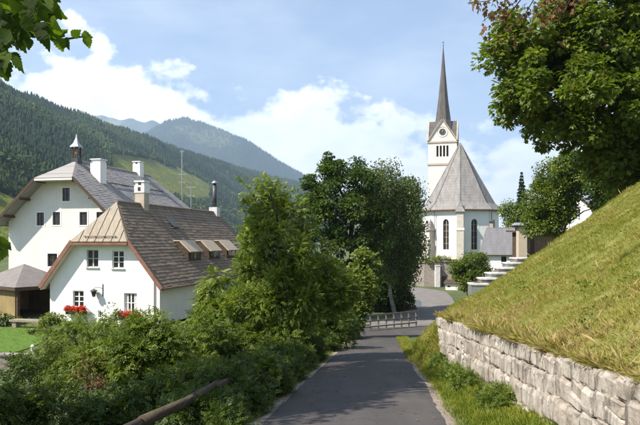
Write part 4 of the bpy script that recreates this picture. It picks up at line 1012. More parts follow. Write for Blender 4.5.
    for rz in (1, 2, 3):
        m2 = MB().holed([(-tw, -0.5), (tw, -0.5), (tw, zb), (0, zg - 0.2), (-tw, zb)], openings if rz in (1, 3) else [], 0.5, -tw); mt = Matrix.Rotation(rz * math.pi / 2, 3, 'Z')
        body.add([mt @ Vector(v) for v in m2.v], m2.f)
    T_ = body.build('tower', M['church_tower'], r); T_.location = loc; T_.rotation_euler.z = R(-14.5) - th
    for rz in range(4):
        mt = Matrix.Rotation(rz * math.pi / 2, 4, 'Z')
        for x in (-0.93, -0.31, 0.31, 0.93):
            o = MB().box(x - .2, x + .2, -tw + 0.36, -tw + 0.40, H(156.5), H(145.5)).build('belfry_louvre', M['church_glass'], T_); o.matrix_local = mt
            o = MB().box(x - .03, x + .03, -tw + 0.30, -tw + 0.36, H(156.5), H(145.5)).build('louvre_bar', M['dark_wood'], T_); o.matrix_local = mt
        c = MB().box(-tw - 0.12 - 0.003 * rz, tw + 0.12 + 0.003 * rz, -tw - 0.14 - 0.002 * rz, -tw + 0.1, zb - 0.32, zb - 0.02).build('cornice', M['sandstone'], T_); c.matrix_local = mt
        c = MB().box(-tw - 0.10 - 0.003 * rz, tw + 0.10 + 0.003 * rz, -tw - 0.12 - 0.002 * rz, -tw + 0.1, H(165.0), H(163.2)).build('string_course', M['sandstone'], T_); c.matrix_local = mt
        # gable coping and clock
        for sx in (-1, 1):
            b = MB().bar((sx * (tw + 0.12), -tw - 0.06, zb + 0.02), (0, -tw - 0.06, zg + 0.05), 0.30, 0.22, (0, -1, 0)).build('gable_coping', M['sandstone'], T_); b.matrix_local = mt
        if rz in (0, 1, 3):
            zc = H(131.8)
            d = MB(); n = 24; y = -tw - 0.05; d.add([(0.62 * math.cos(2 * math.pi * k / n), yy, zc + 0.62 * math.sin(2 * math.pi * k / n)) for yy in (y, -tw + .01) for k in range(n)], [tuple(range(n - 1, -1, -1))] + [(k, (k + 1) % n, n + (k + 1) % n, n + k) for k in range(n)])
            d = d.build('clock_face', M['lead'], T_); d.matrix_local = mt
            h1 = MB().bar((0, y - 0.02, zc), (0.20, y - 0.02, zc + 0.28), 0.03, 0.07, (0, -1, 0)); h1.bar((0, y - 0.035, zc - 0.1), (-0.05, y - 0.035, zc + 0.48), 0.02, 0.05, (0, -1, 0)); h1 = h1.build('clock_hands', M['white_paint'], T_); h1.matrix_local = mt
            for k in range(12):
                a = math.pi * k / 6; hm = MB().bar((0.46 * math.cos(a), y - .012, zc + .46 * math.sin(a)), (0.57 * math.cos(a), y - .012, zc + .57 * math.sin(a)), 0.02, 0.06, (0, -1, 0)).build('hour_mark', M['white_paint'], T_); hm.matrix_local = mt
            rg = MB(); rr = 0.98
            for k in range(n):
                a0 = 2 * math.pi * k / n; a1 = 2 * math.pi * (k + 1) / n; rg.bar((rr * math.cos(a0), -tw - .015, zc + rr * math.sin(a0)), (rr * math.cos(a1), -tw - .015, zc + rr * math.sin(a1)), 0.03, 0.10, (0, -1, 0))
            rg = rg.build('clock_surround', M['sandstone'], T_); rg.matrix_local = mt
        # cross-gable roof
        for sx in (-1, 1):
            o_ = 0.28; sl = (zg - zb) / tw
            P = [(sx * (tw + o_), -tw - o_, zb - o_ * sl + 0.06), (0, -tw - o_, zg + 0.06), (0, 0, zg + 0.06), (sx * (tw + o_) * 1.0, -(tw + o_), zb - o_ * sl + 0.061)]
            P = [(sx * (tw + 0.1), -tw - 0.18, zb + 0.0), (0, -tw - 0.18, zg + 0.12), (0, 0, zg + 0.12)]
            g = MB().slab(P if sx > 0 else P[::-1], -0.1).build('gable_roof', M['roof_spire'], T_); g.matrix_local = mt
    zs = H(128.0)
    SP = MB().lathe([(2.15, zs), (1.55, H(118.0)), (0.98, H(96)), (0.46, H(68)), (0.05, apx)], 8, (0, 0), R(22.5)).build('spire', M['roof_spire'], T_)
    MB().tube([(0, 0, apx - 0.2), (0, 0, apx + 1.0)], 0.05, 6).build('cross_staff', M['lead'], SP)
    MB().lathe([(0.02, apx - 0.02), (0.16, apx + 0.12), (0.02, apx + 0.28)], 10).build('orb', M['copper'], SP, True)
    MB().bar((-0.28, 0, apx + 0.72), (0.28, 0, apx + 0.72), 0.05, 0.06).build('cross_arm', M['lead'], SP)

def build_churchyard():
    # retaining wall below the church
    pts = [Vector((6.5, 91.5, 0)), Vector((14.1, 84.3, 0)), Vector((20.5, 83.3, 0)), Vector((27, 84.5, 0))]
    r = empty('churchyard_wall', (14.1, 84.3, -6.4)); tag(r, 'rough stone retaining wall with buttress below the white church', 'wall')
    for i in range(3):
        p, q = pts[i], pts[i + 1]; ln = (q - p).length; a = math.atan2(q.y - p.y, q.x - p.x)
        zt = 3.45 if i else 3.3
        m = MB().add([(0, 0, -0.6), (ln, 0, -0.6), (ln, 0.25, zt), (0, 0.25, zt if i else zt - 1.3), (0, 0.8, -0.6), (ln, 0.8, -0.6), (ln, 0.8, zt), (0, 0.8, zt if i else zt - 1.3)],
                     [(0, 1, 2, 3), (3, 2, 6, 7), (1, 5, 6, 2), (4, 0, 3, 7), (5, 4, 7, 6)]).build('wall_section', M['rubble'], r)
        m.location = p - Vector((14.1, 84.3, 0)); m.rotation_euler.z = a
        z3 = zt if i else zt - 1.3
        c = MB().bar((-0.05, 0.5, z3 + 0.08), (ln + 0.05, 0.5, zt + 0.08), 0.75, 0.16).build('coping', M['gravel'], r); c.location = m.location; c.rotation_euler.z = a
    b = MB().box(1.4, 2.0, -0.95, 0.3, -0.5, 2.9); b.box(1.36, 2.04, -1.0, 0.3, 2.9, 3.0); b.build('buttress', M['slab_stone'], r)
    MB().box(2.35, 3.05, -0.34, -0.05, -0.3, 1.5).build('door', M['dark_wood'], r)
    # small white shrine in front of the wall
    p = W(451.5, 293, 79); z = g1(p.x, 79)
    s = empty('wayside_shrine', (p.x, 79, z), R(-10)); tag(s, 'small white plastered shrine with dark roof at the foot of the churchyard wall', 'shrine')
    zt = (HY - 283) / F * 79 - z
    MB().holed([(-0.75, -0.1), (0.75, -0.1), (0.75, zt), (-0.75, zt)], [[(-0.55, 0.35), (-0.12, 0.35), (-0.12, zt - 0.45), (-0.33, zt - 0.25), (-0.55, zt - 0.45)]], 0.3, -0.4).add([(-0.75, -0.4, -0.1), (-0.75, 0.5, -0.1), (-0.75, 0.5, zt), (-0.75, -0.4, zt), (0.75, -0.4, -0.1), (0.75, 0.5, -0.1), (0.75, 0.5, zt), (0.75, -0.4, zt)], [(0, 3, 2, 1), (4, 5, 6, 7), (1, 2, 6, 5), (3, 7, 6, 2)]).build('body', M['plaster'], s)
    MB().add([(-0.6, -0.12, 0.3), (0.0, -0.12, 0.3), (0.0, -0.12, zt - .2), (-0.6, -0.12, zt - .2)], [(0, 1, 2, 3)]).build('niche', M['dark_wood'], s)
    MB().add([(-1.0, -0.65, zt), (1.0, -0.65, zt), (1.0, 0.7, zt), (-1.0, 0.7, zt), (-0.7, 0, zt + 0.45), (0.7, 0, zt + 0.45)], [(3, 2, 1, 0), (0, 1, 5, 4), (2, 3, 4, 5), (1, 2, 5), (3, 0, 4)]).build('roof', M['dark_wood'], s)
    # low chapel with slate roof right of the choir
    p = W(499, 256, 76); zg = g1(p.x, 76); c = empty('outbuilding', (p.x, 76, zg), R(-16)); tag(c, 'low outbuilding with plain dark grey slate roof in front of the choir', 'building')
    ev = (HY - 254) / F * 75 - zg; rt = (HY - 227.5) / F * 77 - zg; hw = 2.15
    MB().holed([(-hw, -2), (hw, -2), (hw, ev), (-hw, ev)], [rect(0.55, ev - 0.75, 0.6, 0.9)], 0.2, -0.8).build('wall', M['plaster'], c)
    window(c, 0.55, ev - 0.75, 0.6, 0.9, -0.8, frame='dark_wood', sill=False)
    for x in (-hw, hw): MB().box(x - 0.08, x + 0.08, -0.797, 3.2, -2, ev - 0.05).build('wall', M['plaster'], c)
    MB().slab([(-hw - 0.3, -1.25, ev - 0.1), (hw + 0.3, -1.25, ev - 0.1), (hw * 0.86, 1.2, rt), (-hw * 0.86 + 0.35, 1.2, rt)], 0.1).build('roof_slope', M['roof_slate'], c)
    MB().slab([(hw + 0.3, 3.6, ev - 0.1), (-hw - 0.3, 3.6, ev - 0.1), (-hw * 0.86 + .35, 1.2, rt), (hw * 0.86, 1.2, rt)], 0.1).build('roof_slope', M['roof_slate'], c)
    MB().slab([(-hw - 0.3, 3.6, ev - 0.1), (-hw - 0.3, -1.25, ev - 0.1), (-hw * 0.86 + 0.35, 1.2, rt)], 0.1).build('hip_roof', M['roof_slate'], c)
    MB().slab([(hw + 0.3, -1.25, ev - 0.1), (hw + 0.3, 3.6, ev - 0.1), (hw * 0.86, 1.2, rt)], 0.1).build('hip_roof', M['roof_slate'], c)
    chimney(c, -0.95, 1.5, rt - 0.5, rt + 0.75, 0.45, M['sandstone'], M['lead'], False)
    # stairs with pale slabs climbing to the right
    a0 = W(478, 283, 52); a1 = W(521, 257.5, 56); n = 6
    st = empty('cemetery_stairs', (a0.x, a0.y, a0.z)); tag(st, 'broad stairway of pale stone slabs climbing beside the grassy hill', 'stairs')
    for k in range(n):
        t = k / (n - 1); p = (a1 - a0) * t; w = 2.0
        sl = MB().box(-0.75, 0.75, -0.9, 0.9, -0.12, 0.0); s1 = sl.build('step', M['slab_stone'], st); s1.location = p; s1.rotation_euler.z = R(4 * (k % 3 - 1))
        f = MB().box(-0.7, 0.7, -0.82, 0.85, -2.2, -0.122).build('shade_toned_riser', M['zinc'] if k % 2 == 0 else M['grey_eternit'], st); f.location = p; f.rotation_euler.z = s1.rotation_euler.z  # shade on the faces below the slabs is put into these greys
    pk = W(476.5, 291, 52); MB().box(-0.25, 0.25, -0.25, 0.25, -1.5, 0.75).build('newel_post', M['grey_eternit'], st).location = pk - a0
    # roofed stone pillar and dark shed wall behind the hill
    p = W(521.5, 247, 60); pl = empty('roofed_pillar', (p.x, 60, p.z)); tag(pl, 'square pale wooden pillar with flat light roof beside the brown shed', 'pillar')
    MB().box(-0.4, 0.4, -0.4, 0.4, -2.5, 1.95).build('shaft', M['pale_wood'], pl); MB().box(-0.72, 0.72, -0.72, 0.72, 1.95, 2.08).build('cornice', M['dark_wood'], pl)
    MB().add([(-0.8, -0.8, 2.08), (0.8, -0.8, 2.08), (0.8, 0.8, 2.08), (-0.8, 0.8, 2.08), (-0.55, -.55, 2.34), (0.55, -.55, 2.34), (0.55, .55, 2.34), (-0.55, .55, 2.34)], [(3, 2, 1, 0), (0, 1, 5, 4), (1, 2, 6, 5), (2, 3, 7, 6), (3, 0, 4, 7), (4, 5, 6, 7)]).build('roof', M['zinc'], pl)
    q0 = W(528, 228, 61); q1 = W(572, 227, 63); d = (q1 - q0); ln = d.length; s = empty('plank_shed', (q0.x, q0.y, q0.z - 3.2), math.atan2(d.y, d.x)); tag(s, 'long low brown plank shed half hidden behind the grassy hill', 'shed')
    k = 0; x = 0.0; pr = random.Random(3)
    while x < ln - 0.1:
        w = min(pr.uniform(0.24, 0.34), ln - x); MB().box(x + .012, x + w - .012, pr.uniform(-.01, .02), 0.06, -0.8, 2.85).build('plank', M['brown_wood'] if pr.random() > .3 else M['dark_wood'], s); x += w
    MB().box(0.02, ln - 0.02, 0.07, 2.4, -0.8, 2.8).build('wall', M['dark_wood'], s)
    MB().slab([(-0.4, -0.55, 2.82), (ln + 0.4, -0.55, 2.82), (ln + 0.4, 2.9, 3.0), (-0.4, 2.9, 3.0)], 0.14).build('roof', M['dark_wood'], s)
    # white house among the trees on the right
    p = W(576, 226, 74); hs = empty('hillside_house', (p.x, 74, p.z - 1.5), R(-22)); tag(hs, 'small white house glimpsed between the leaves above the grassy hill', 'house')
    hw = 1.65; hh = (HY - 206) / F * 74 - p.z + 1.5; ht = (HY - 194) / F * 74 - p.z + 1.5
    MB().holed([(-hw, -1), (hw, -1), (hw, hh), (0, ht), (-hw, hh)], [rect(0.2, hh - 0.9, 0.55, 0.95)], 0.2, 0).build('wall', M['plaster'], hs)
    window(hs, 0.2, hh - 0.9, 0.55, 0.95, 0, frame='white_paint', sill=False)
    for x in (-hw, hw): MB().box(x - .06, x + .06, 0.003, 5, -1, hh - 0.1).build('wall', M['plaster'], hs)
    for sx in (-1, 1):
        P = [(sx * (hw + .35), -0.4, hh - 0.35), (sx * (hw + .35), 5.2, hh - 0.35), (0, 5.2, ht + .15), (0, -0.4, ht + .15)]; MB().slab(P if sx > 0 else P[::-1], 0.14).build('roof_slope', M['brown_wood'], hs)

# ------------------------------------------------------------------ roadside things
def build_roadside():
    # railing at the foot of the lane
    p0 = W(362.0, 334, 41.2); p1 = W(416, 329, 44.6); p0.z = g1(p0.x, p0.y) + 0.02; p1.z = g1(p1.x, p1.y) + 0.05
    d = p1 - p0; r = empty('wooden_railing', p0); tag(r, 'dark wooden railing with close posts at the foot of the lane', 'railing')
    n = 8
    for k in range(n):
        q = d * (k / (n - 1)); MB().box(-0.055, 0.055, -0.055, 0.055, -0.3, 1.02).build('post', M['grey_wood'], r).location = q
    for z, h in ((1.06, 0.10), (0.66, 0.08), (0.28, 0.08)): MB().bar(Vector((0, -0.07, z)) - d * 0.03, d + Vector((0, -0.07, z)) + d * 0.02, 0.05, h).build('rail', M['grey_wood'], r)
    # low wall behind the street, brown
    q0 = W(371, 318, 55); q1 = W(404, 317, 57); dd = q1 - q0; w = empty('street_wall', (q0.x, q0.y, -6.5), math.atan2(dd.y, dd.x)); tag(w, 'low brown stone wall along the far side of the street under the trees', 'wall')
    ln = dd.length; MB().box(-3.5, ln, 0, 0.5, -0.2, 0.86).build('masonry', M['rubble'], w); MB().box(-3.55, ln + 0.05, -0.06, 0.56, 0.86, 0.98).build('coping', M['gravel'], w)
    # round traffic sign
    p = W(418.3, 303.5, 50.5); zg = g1(p.x, 50.5); s = empty('traffic_sign', (p.x, 50.5, zg)); tag(s, 'small round white traffic sign on a grey pole beside the street', 'sign')
    MB().tube([(0, 0.03, -0.2), (0, 0.03, p.z - zg + 0.25)], 0.035, 8).build('pole', M['zinc'], s)
    m = MB(); n = 24; zc = p.z - zg
    m.add([(0.27 * math.cos(2 * math.pi * k / n), y, zc + 0.27 * math.sin(2 * math.pi * k / n)) for y in (-0.02, 0.0) for k in range(n)], [tuple(range(n - 1, -1, -1)), tuple(range(n, 2 * n))] + [(k, (k + 1) % n, n + (k + 1) % n, n + k) for k in range(n)]); m.build('sign_disc', M['white_paint'], s)
    # log guard rail along the left of the lane
    r = empty('log_guard_rail', (float(lane_c(8) - lane_h(8)) - 0.92, 8, float(lane_z(8)))); tag(r, 'low weathered log guard rail along the left edge of the lane', 'guard rail')
    pr = random.Random(2); Y = 4.0; org = Vector(r.location); prev = None
    while Y < 37.5:
        x = float(lane_c(Y) - lane_h(Y)) - 0.92; q = Vector((x, Y, float(lane_z(Y)))) - org
        MB().tube([q + Vector((0.0, 0, -0.5)), q + Vector((pr.uniform(-.02, .02), 0, 0.44))], [0.075, 0.068], 9).build('post', M['log'], r, True)
        if prev is not None: MB().tube([prev + Vector((0.02, -0.12, 0.48 + pr.uniform(-.03, .03))), (prev + q) / 2 + Vector((0.02, 0, 0.46)), q + Vector((0.02, 0.12, 0.48 + pr.uniform(-.03, .03)))], [0.07, 0.064, 0.058], 9).build('log', M['log'], r, True)
        prev = q; Y += 3.0

def stone_meshes(n=26):
    out = []; pr = np.random.default_rng(11)
    for k in range(n):
        # unit block: x -0.5..0.5 (along), y front -0.5 .. back 0.5, z -0.5..0.5; front face 4x4 grid, rough and bulged
        g = 4; V = []; T = []
        cs = pr.uniform(-0.06, 0.06, (4, 2))
        for j in range(g):
            for i in range(g):
                u = (0, .15, .84, 1)[i]; v = (0, .17, .82, 1)[j]; edge = (i in (0, g - 1)) + (j in (0, g - 1))
                dx = (1 - u) * (1 - v) * cs[0, 0] + u * (1 - v) * cs[1, 0] + u * v * cs[2, 0] + (1 - u) * v * cs[3, 0]
                dz = (1 - u) * (1 - v) * cs[0, 1] + u * (1 - v) * cs[1, 1] + u * v * cs[2, 1] + (1 - u) * v * cs[3, 1]
                sh = 0.955 if edge == 2 else 1.0
                V.append(((u - .5) * sh + dx * 0.7 + pr.normal(0, .012), -0.5 + (0.0 if edge == 0 else 0.05 * edge) + pr.normal(0, .026), (v - .5) * sh + dz * 0.8 + pr.normal(0, .012)))
        for j in range(g - 1):
            for i in range(g - 1): a = j * g + i; T.append((a, a + 1, a + g + 1, a + g))
        ring = [i for i in range(g)] + [(j + 1) * g - 1 for j in range(1, g)] + [g * g - 1 - i for i in range(1, g)] + [(g - 1 - j) * g for j in range(1, g - 1)]
        b = len(V); V += [(V[i][0] * 0.96, 0.5, V[i][2] * 0.96) for i in ring]; m = len(ring)
        T += [(ring[(i + 1) % m], ring[i], b + i, b + (i + 1) % m) for i in range(m)]
        me = bpy.data.meshes.new('stone'); me.from_pydata(V, [], T); me.update(); me.materials.append(M['limestone']); out.append(me)
    return out

def build_stone_wall():
    pr = random.Random(8); meshes = stone_meshes()
    Y0, Y1 = 3.6, WALL_END; dx = wall_x(Y1) - wall_x(Y0); ln = math.hypot(dx, Y1 - Y0); ang = math.atan2(Y1 - Y0, dx)
    root = empty('dry_stone_wall', (wall_x(Y0), Y0, float(lane_z(Y0)))); tag(root, 'dry stone wall of pale limestone blocks holding up the grassy hill', 'wall')
    org = Vector(root.location); e = Vector((math.cos(ang), math.sin(ang), 0)); nrm = Vector((-e.y, e.x, 0))   # nrm faces the lane
    def at(s): Y = Y0 + s * math.sin(ang); return wall_x(Y), Y
    # dark earth core behind the joints
    V = []; ss_ = np.linspace(-1.2, ln + 0.05, 30)
    for s in ss_:
        x, y = at(s)
        for off, z in ((0.16, float(lane_z(y)) - 0.3), (0.24, wall_top(y) - 0.10), (0.6, wall_top(y) - 0.12)): V.append(Vector((x + off, y, z)) - org)
    T = [(3 * j + k, 3 * j + k + 1, 3 * j + k + 4, 3 * j + k + 3) for j in range(len(ss_) - 1) for k in range(2)]
    core = np_mesh('earth_core', [tuple(v) for v in V], T, M['mortar'], root)
    rows = 4; count = 0
    fr = [0.0]
    for h in (0.30, 0.26, 0.24, 0.20): fr.append(fr[-1] + h)
    def stone(s, sw, t0, t1, extra=0.0):
        nonlocal count
        x, y = at(s); zb = float(lane_z(y)) - 0.12; zt = wall_top(y) + 0.02; wob = 0.016 * math.sin(s * 1.3 + t0 * 7) + 0.014 * math.sin(s * 3.1 + t0 * 3)
        z0_ = zb + (zt - zb) * t0 + (wob if t0 > 0 else 0); z1_ = zb + (zt - zb) * t1 + wob
        o = bpy.data.objects.new('stone', meshes[pr.randrange(len(meshes))]); link(o, root)
        dp = pr.uniform(0.36, 0.44); tc = (t0 + t1) / 2; batter = 0.12 * tc
        c = Vector((x, y, (z0_ + z1_) / 2)) + nrm * (0.06 - batter + pr.uniform(-0.018, 0.018) - dp / 2 + 0.10) - org
        o.location = c; o.scale = (sw * pr.uniform(0.97, 1.03), dp, (z1_ - z0_) * pr.uniform(0.95, 1.0) + extra)
        slope = math.atan(-0.085 * (1 - tc * 0.3)); f = pr.random() < 0.5
        o.rotation_euler = (pr.uniform(-.03, .03), -slope + pr.uniform(-.03, .03), ang + math.pi + pr.uniform(-.03, .03))
        count += 1
    for k in range(rows):
        s = -pr.uniform(0, 0.3)
        while s < ln:
            w = min(pr.choice((0.20, 0.26, 0.30, 0.36, 0.42, 0.50)) * pr.uniform(0.9, 1.1) * (0.92 if k > 2 else 1.08), ln - s + 0.04)
            if w > 0.10:
                if k < 4 and w < 0.34 and pr.random() < 0.12 and False: pass
                if w > 0.30 and pr.random() < 0.16:
                    m = (fr[k] + fr[k + 1]) / 2; stone(s + w / 2, w - 0.015, fr[k], m); stone(s + w / 2, w - 0.015, m, fr[k + 1])
                else: stone(s + w / 2, w - 0.012, fr[k], fr[k + 1])
            s += w
    # the end returns into the bank
    for k in range(rows):
        for j in range(2):
            x, y = at(ln); zb = float(lane_z(y)) - 0.12; zt = wall_top(y); o = bpy.data.objects.new('stone', meshes[pr.randrange(len(meshes))]); link(o, root)
            o.location = Vector((x + 0.15 + 0.36 * j + 0.05 * k / 3, y + 0.02 + pr.uniform(-.03, .03) - 0.05, zb + (zt - zb) * (fr[k] + fr[k + 1]) / 2)) - org; o.scale = (0.36, 0.34, (zt - zb) * (fr[k + 1] - fr[k]))
            o.rotation_euler = (pr.uniform(-.05, .05), pr.uniform(-.05, .05), math.pi + pr.uniform(-.08, .08))
    return count

# ------------------------------------------------------------------ grass
BLADE = (np.array([(-0.045, 0, 0), (0.045, 0, 0), (0.0, 0.6, 0.06), (0.012, 1.0, 0.24)], float), np.array([(0, 1, 2), (2, 1, 3)]))
def grass(name, label, X, Y, Z, size, tint, seed, lean=None, wid=1.0):
    rng = np.random.default_rng(seed); n = len(X); pos = np.stack([X, Y, Z - 0.01], -1)
    fw = unit(rng, n) * 0.85; fw[:, 2] = np.abs(fw[:, 2]) * 0.6 + 0.55
    if lean is not None: fw += lean
    a = rng.uniform(0, 6.28, n); up = np.stack([np.cos(a), np.sin(a), 0.15 + 0 * a], -1)
    V, T = scatter(BLADE, pos, fw, up, size, np.full(n, wid) * rng.uniform(0.6, 1.3, n))
    return tag(np_mesh(name, V, T, M['grass'], tint=np.repeat(np.clip(tint, 0, 1), 2)), label, 'grass', kind='stuff')

def build_grass():
    rng = np.random.default_rng(17)
    # hillside meadow: as dense as the distance needs
    N_ = 400000; Y = 3 + 23.5 * rng.random(N_); u = 12.5 * rng.random(N_) ** 1.0; keep = u < 2 + 0.52 * Y; Y, u = Y[keep], u[keep]
    _, xt = hill_z(np.zeros_like(Y), Y); X = xt + u; z, _ = hill_z(X, Y)
    clump = fbm(X * 1.1, Y * 1.1, 31) + 0.7 * fbm(X * 4, Y * 4, 32)
    edge = np.exp(-u / 0.95) * np.where(Y > WALL_END, 0.35, 1.0)
    tint = 0.30 + 0.80 * clump + 0.58 * edge + 0.14 * rng.standard_normal(len(X)) + 0.12 * (fbm(X * 0.35, Y * 0.35, 33) > 0.05)
    size = (0.05 + 0.10 * np.clip(clump + 0.35, 0, 1)) * rng.uniform(0.6, 1.4, len(X)) * (1 + 0.15 * edge)
    lean = np.stack([-0.16 - 0.35 * edge + 0.25 * fbm(X * 1.7, Y * 1.7, 61), -0.05 + 0.35 * fbm(X * 1.7, Y * 1.7, 62), -0.12 - 0.30 * edge], -1)
    grass('hillside_grass', 'long sunlit meadow grass on the steep bank above the stone wall', X, Y, z, size, tint, 18, lean, 1.0)
    # broad-leaved herbs and dry stalks in the meadow
    n = 420; Yh = 4 + 20 * rng.random(n); uh = 0.3 + 11 * rng.random(n); k = uh < 2 + 0.5 * Yh; Yh, uh = Yh[k], uh[k]; xt2 = hill_z(np.zeros_like(Yh), Yh)[1]; Xh = xt2 + uh; zh = hill_z(Xh, Yh)[0]
    k = fbm(Xh * 0.9, Yh * 0.9, 44) > -0.06; C = np.stack([Xh, Yh, zh + 0.04], -1)[k]
    V, T, t = leaves_around(rng, C, rng.uniform(0.08, 0.26, len(C)), 18, 0.06, LEAF, -0.3, 0.4); tag(np_mesh('meadow_herbs', V, T, M['shrub'], tint=t), 'low broad leaved herbs scattered through the grass of the bank', 'herbs', kind='stuff')
    n = 500; Ys = 4 + 20 * rng.random(n); us = 0.1 + 11 * rng.random(n) ** 1.4; Xs = hill_z(np.zeros_like(Ys), Ys)[1] + us; zs = hill_z(Xs, Ys)[0]; k = (us < 2 + 0.5 * Ys) & (fbm(Xs * 0.7, Ys * 0.7, 45) > 0.0)
    grass('dry_stalks', 'thin dry seed stalks standing above the grass of the bank', Xs[k], Ys[k], zs[k], rng.uniform(0.16, 0.34, k.sum()), 0.85 + 0.12 * rng.standard_normal(k.sum()), 46, wid=0.35)
    # leaves and litter blown onto the lane
    n = 300; Yl = 6 + 26 * rng.random(n); sd = np.where(rng.random(n) < 0.6, -1, 1); off = 1 - rng.random(n) ** 1.8 * 1.0; Xl = lane_c(Yl) + sd * lane_h(Yl) * np.abs(1 - (1 - off) * 1.0) * rng.uniform(0.55, 1.02, n)
    pos = np.stack([Xl, Yl, lane_z(Yl) + 0.068], -1); a = rng.uniform(0, 6.28, n); fw = np.stack([np.cos(a), np.sin(a), 0.1 * rng.standard_normal(n)], -1); up = np.tile([0., 0, 1], (n, 1)) + 0.25 * unit(rng, n)
    V, T = scatter(LEAF, pos, fw, up, rng.uniform(0.03, 0.075, n)); tag(np_mesh('fallen_leaves', V, T, M['dead'], tint=np.repeat(rng.random(n), 2)), 'small dry leaves and litter lying along the edges of the lane', 'leaves', kind='stuff')
    # dry fringe hanging over the top course
    N_ = 24000; Y = 3.5 + 16.2 * rng.random(N_); X = wall_x(Y) + 0.02 + 0.30 * rng.random(N_) ** 1.5; z = wall_top(Y) + 0.02 + 0.05 * rng.random(N_) + 0.1 * (X - wall_x(Y))
    lean = np.stack([-0.9 + 0.5 * rng.random(N_), 0.4 * rng.standard_normal(N_), -0.75 + 0.6 * rng.random(N_)], -1)
    pk = ss(-0.18, 0.2, fbm(Y * 1.5, 7.0, 36))
    k = rng.random(N_) < 0.35 + 0.65 * pk
    grass('dry_grass_fringe', 'dry straw coloured grass hanging over the top of the stone wall', X[k], Y[k], z[k], (0.08 + 0.15 * pk[k]) * rng.uniform(0.6, 1.4, k.sum()), 0.72 + 0.16 * rng.standard_normal(k.sum()) , 19, lean[k])
    # verge between lane and wall, and the bank past the wall's end
    N_ = 52000; Y = 5 + 14.6 * rng.random(N_) ** 0.9; e = lane_c(Y) + lane_h(Y) + 0.10 * fbm(Y * 1.5, 2.0, 37); w = np.where(Y < WALL_END, wall_x(Y) - e, 0.6); X = e + 0.08 + rng.random(N_) ** 0.8 * np.maximum(w - 0.05, 0.1)
    t = (X - e) / np.maximum(w, .1); k = rng.random(N_) < 0.25 + 0.75 * ss(0.08, 0.35, t); X, Y, t = X[k], Y[k], t[k]
    z = G(X, Y) + 0.0; cl = fbm(X * 2, Y * 2, 38)
    grass('verge_grass', 'short green grass on the verge between the lane and the stone wall', X, Y, z, (0.07 + 0.10 * t + 0.05 * ss(14, 19, Y)) * rng.uniform(.6, 1.4, len(X)), 0.16 + 0.22 * ss(14, 18.8, Y) + 0.7 * cl + 0.10 * rng.standard_normal(len(X)) + 0.25 * (t < 0.2), 20)
    N_ = 16000; Y = 19.5 + 16 * rng.random(N_); X = lane_c(Y) + lane_h(Y) - 0.02 + 0.55 * rng.random(N_); z = np.maximum(G(X, Y), hill_z(X, Y)[0])
    grass('bank_grass', 'rough grass at the foot of the bank past the end of the stone wall', X, Y, z, rng.uniform(0.06, 0.2, N_), 0.34 + 0.8 * fbm(X * 2, Y * 2, 39) + 0.12 * rng.standard_normal(N_), 24)
    # left shoulder
    N_ = 15000; Y = 5 + 33 * rng.random(N_) ** 0.9; X = lane_c(Y) - lane_h(Y) - 0.05 - 1.5 * rng.random(N_) ** 0.8
    grass('shoulder_grass', 'dark grass along the left shoulder of the lane under the log rail', X, Y, G(X, Y), rng.uniform(0.05, 0.16, N_), 0.05 + 0.10 * rng.standard_normal(N_), 22)
    # lawn
    N_ = 26000; X = rng.uniform(-24, -14.6, N_); Y = rng.uniform(28.7, 38.8, N_)
    grass('lawn_grass', 'mown green lawn in the garden left of the white house', X, Y, G(X, Y) + 0.05, rng.uniform(0.04, 0.09, N_), 0.10 + 0.10 * rng.standard_normal(N_), 23, wid=1.6)

# ------------------------------------------------------------------ trees and shrubs in place
def lob(px, py, Y, rx, ry, rz): p = W(px, py, Y); return (p.x, p.y, p.z, rx, ry, rz)
def ground_at(x, y): return Vector((x, y, g1(x, y)))

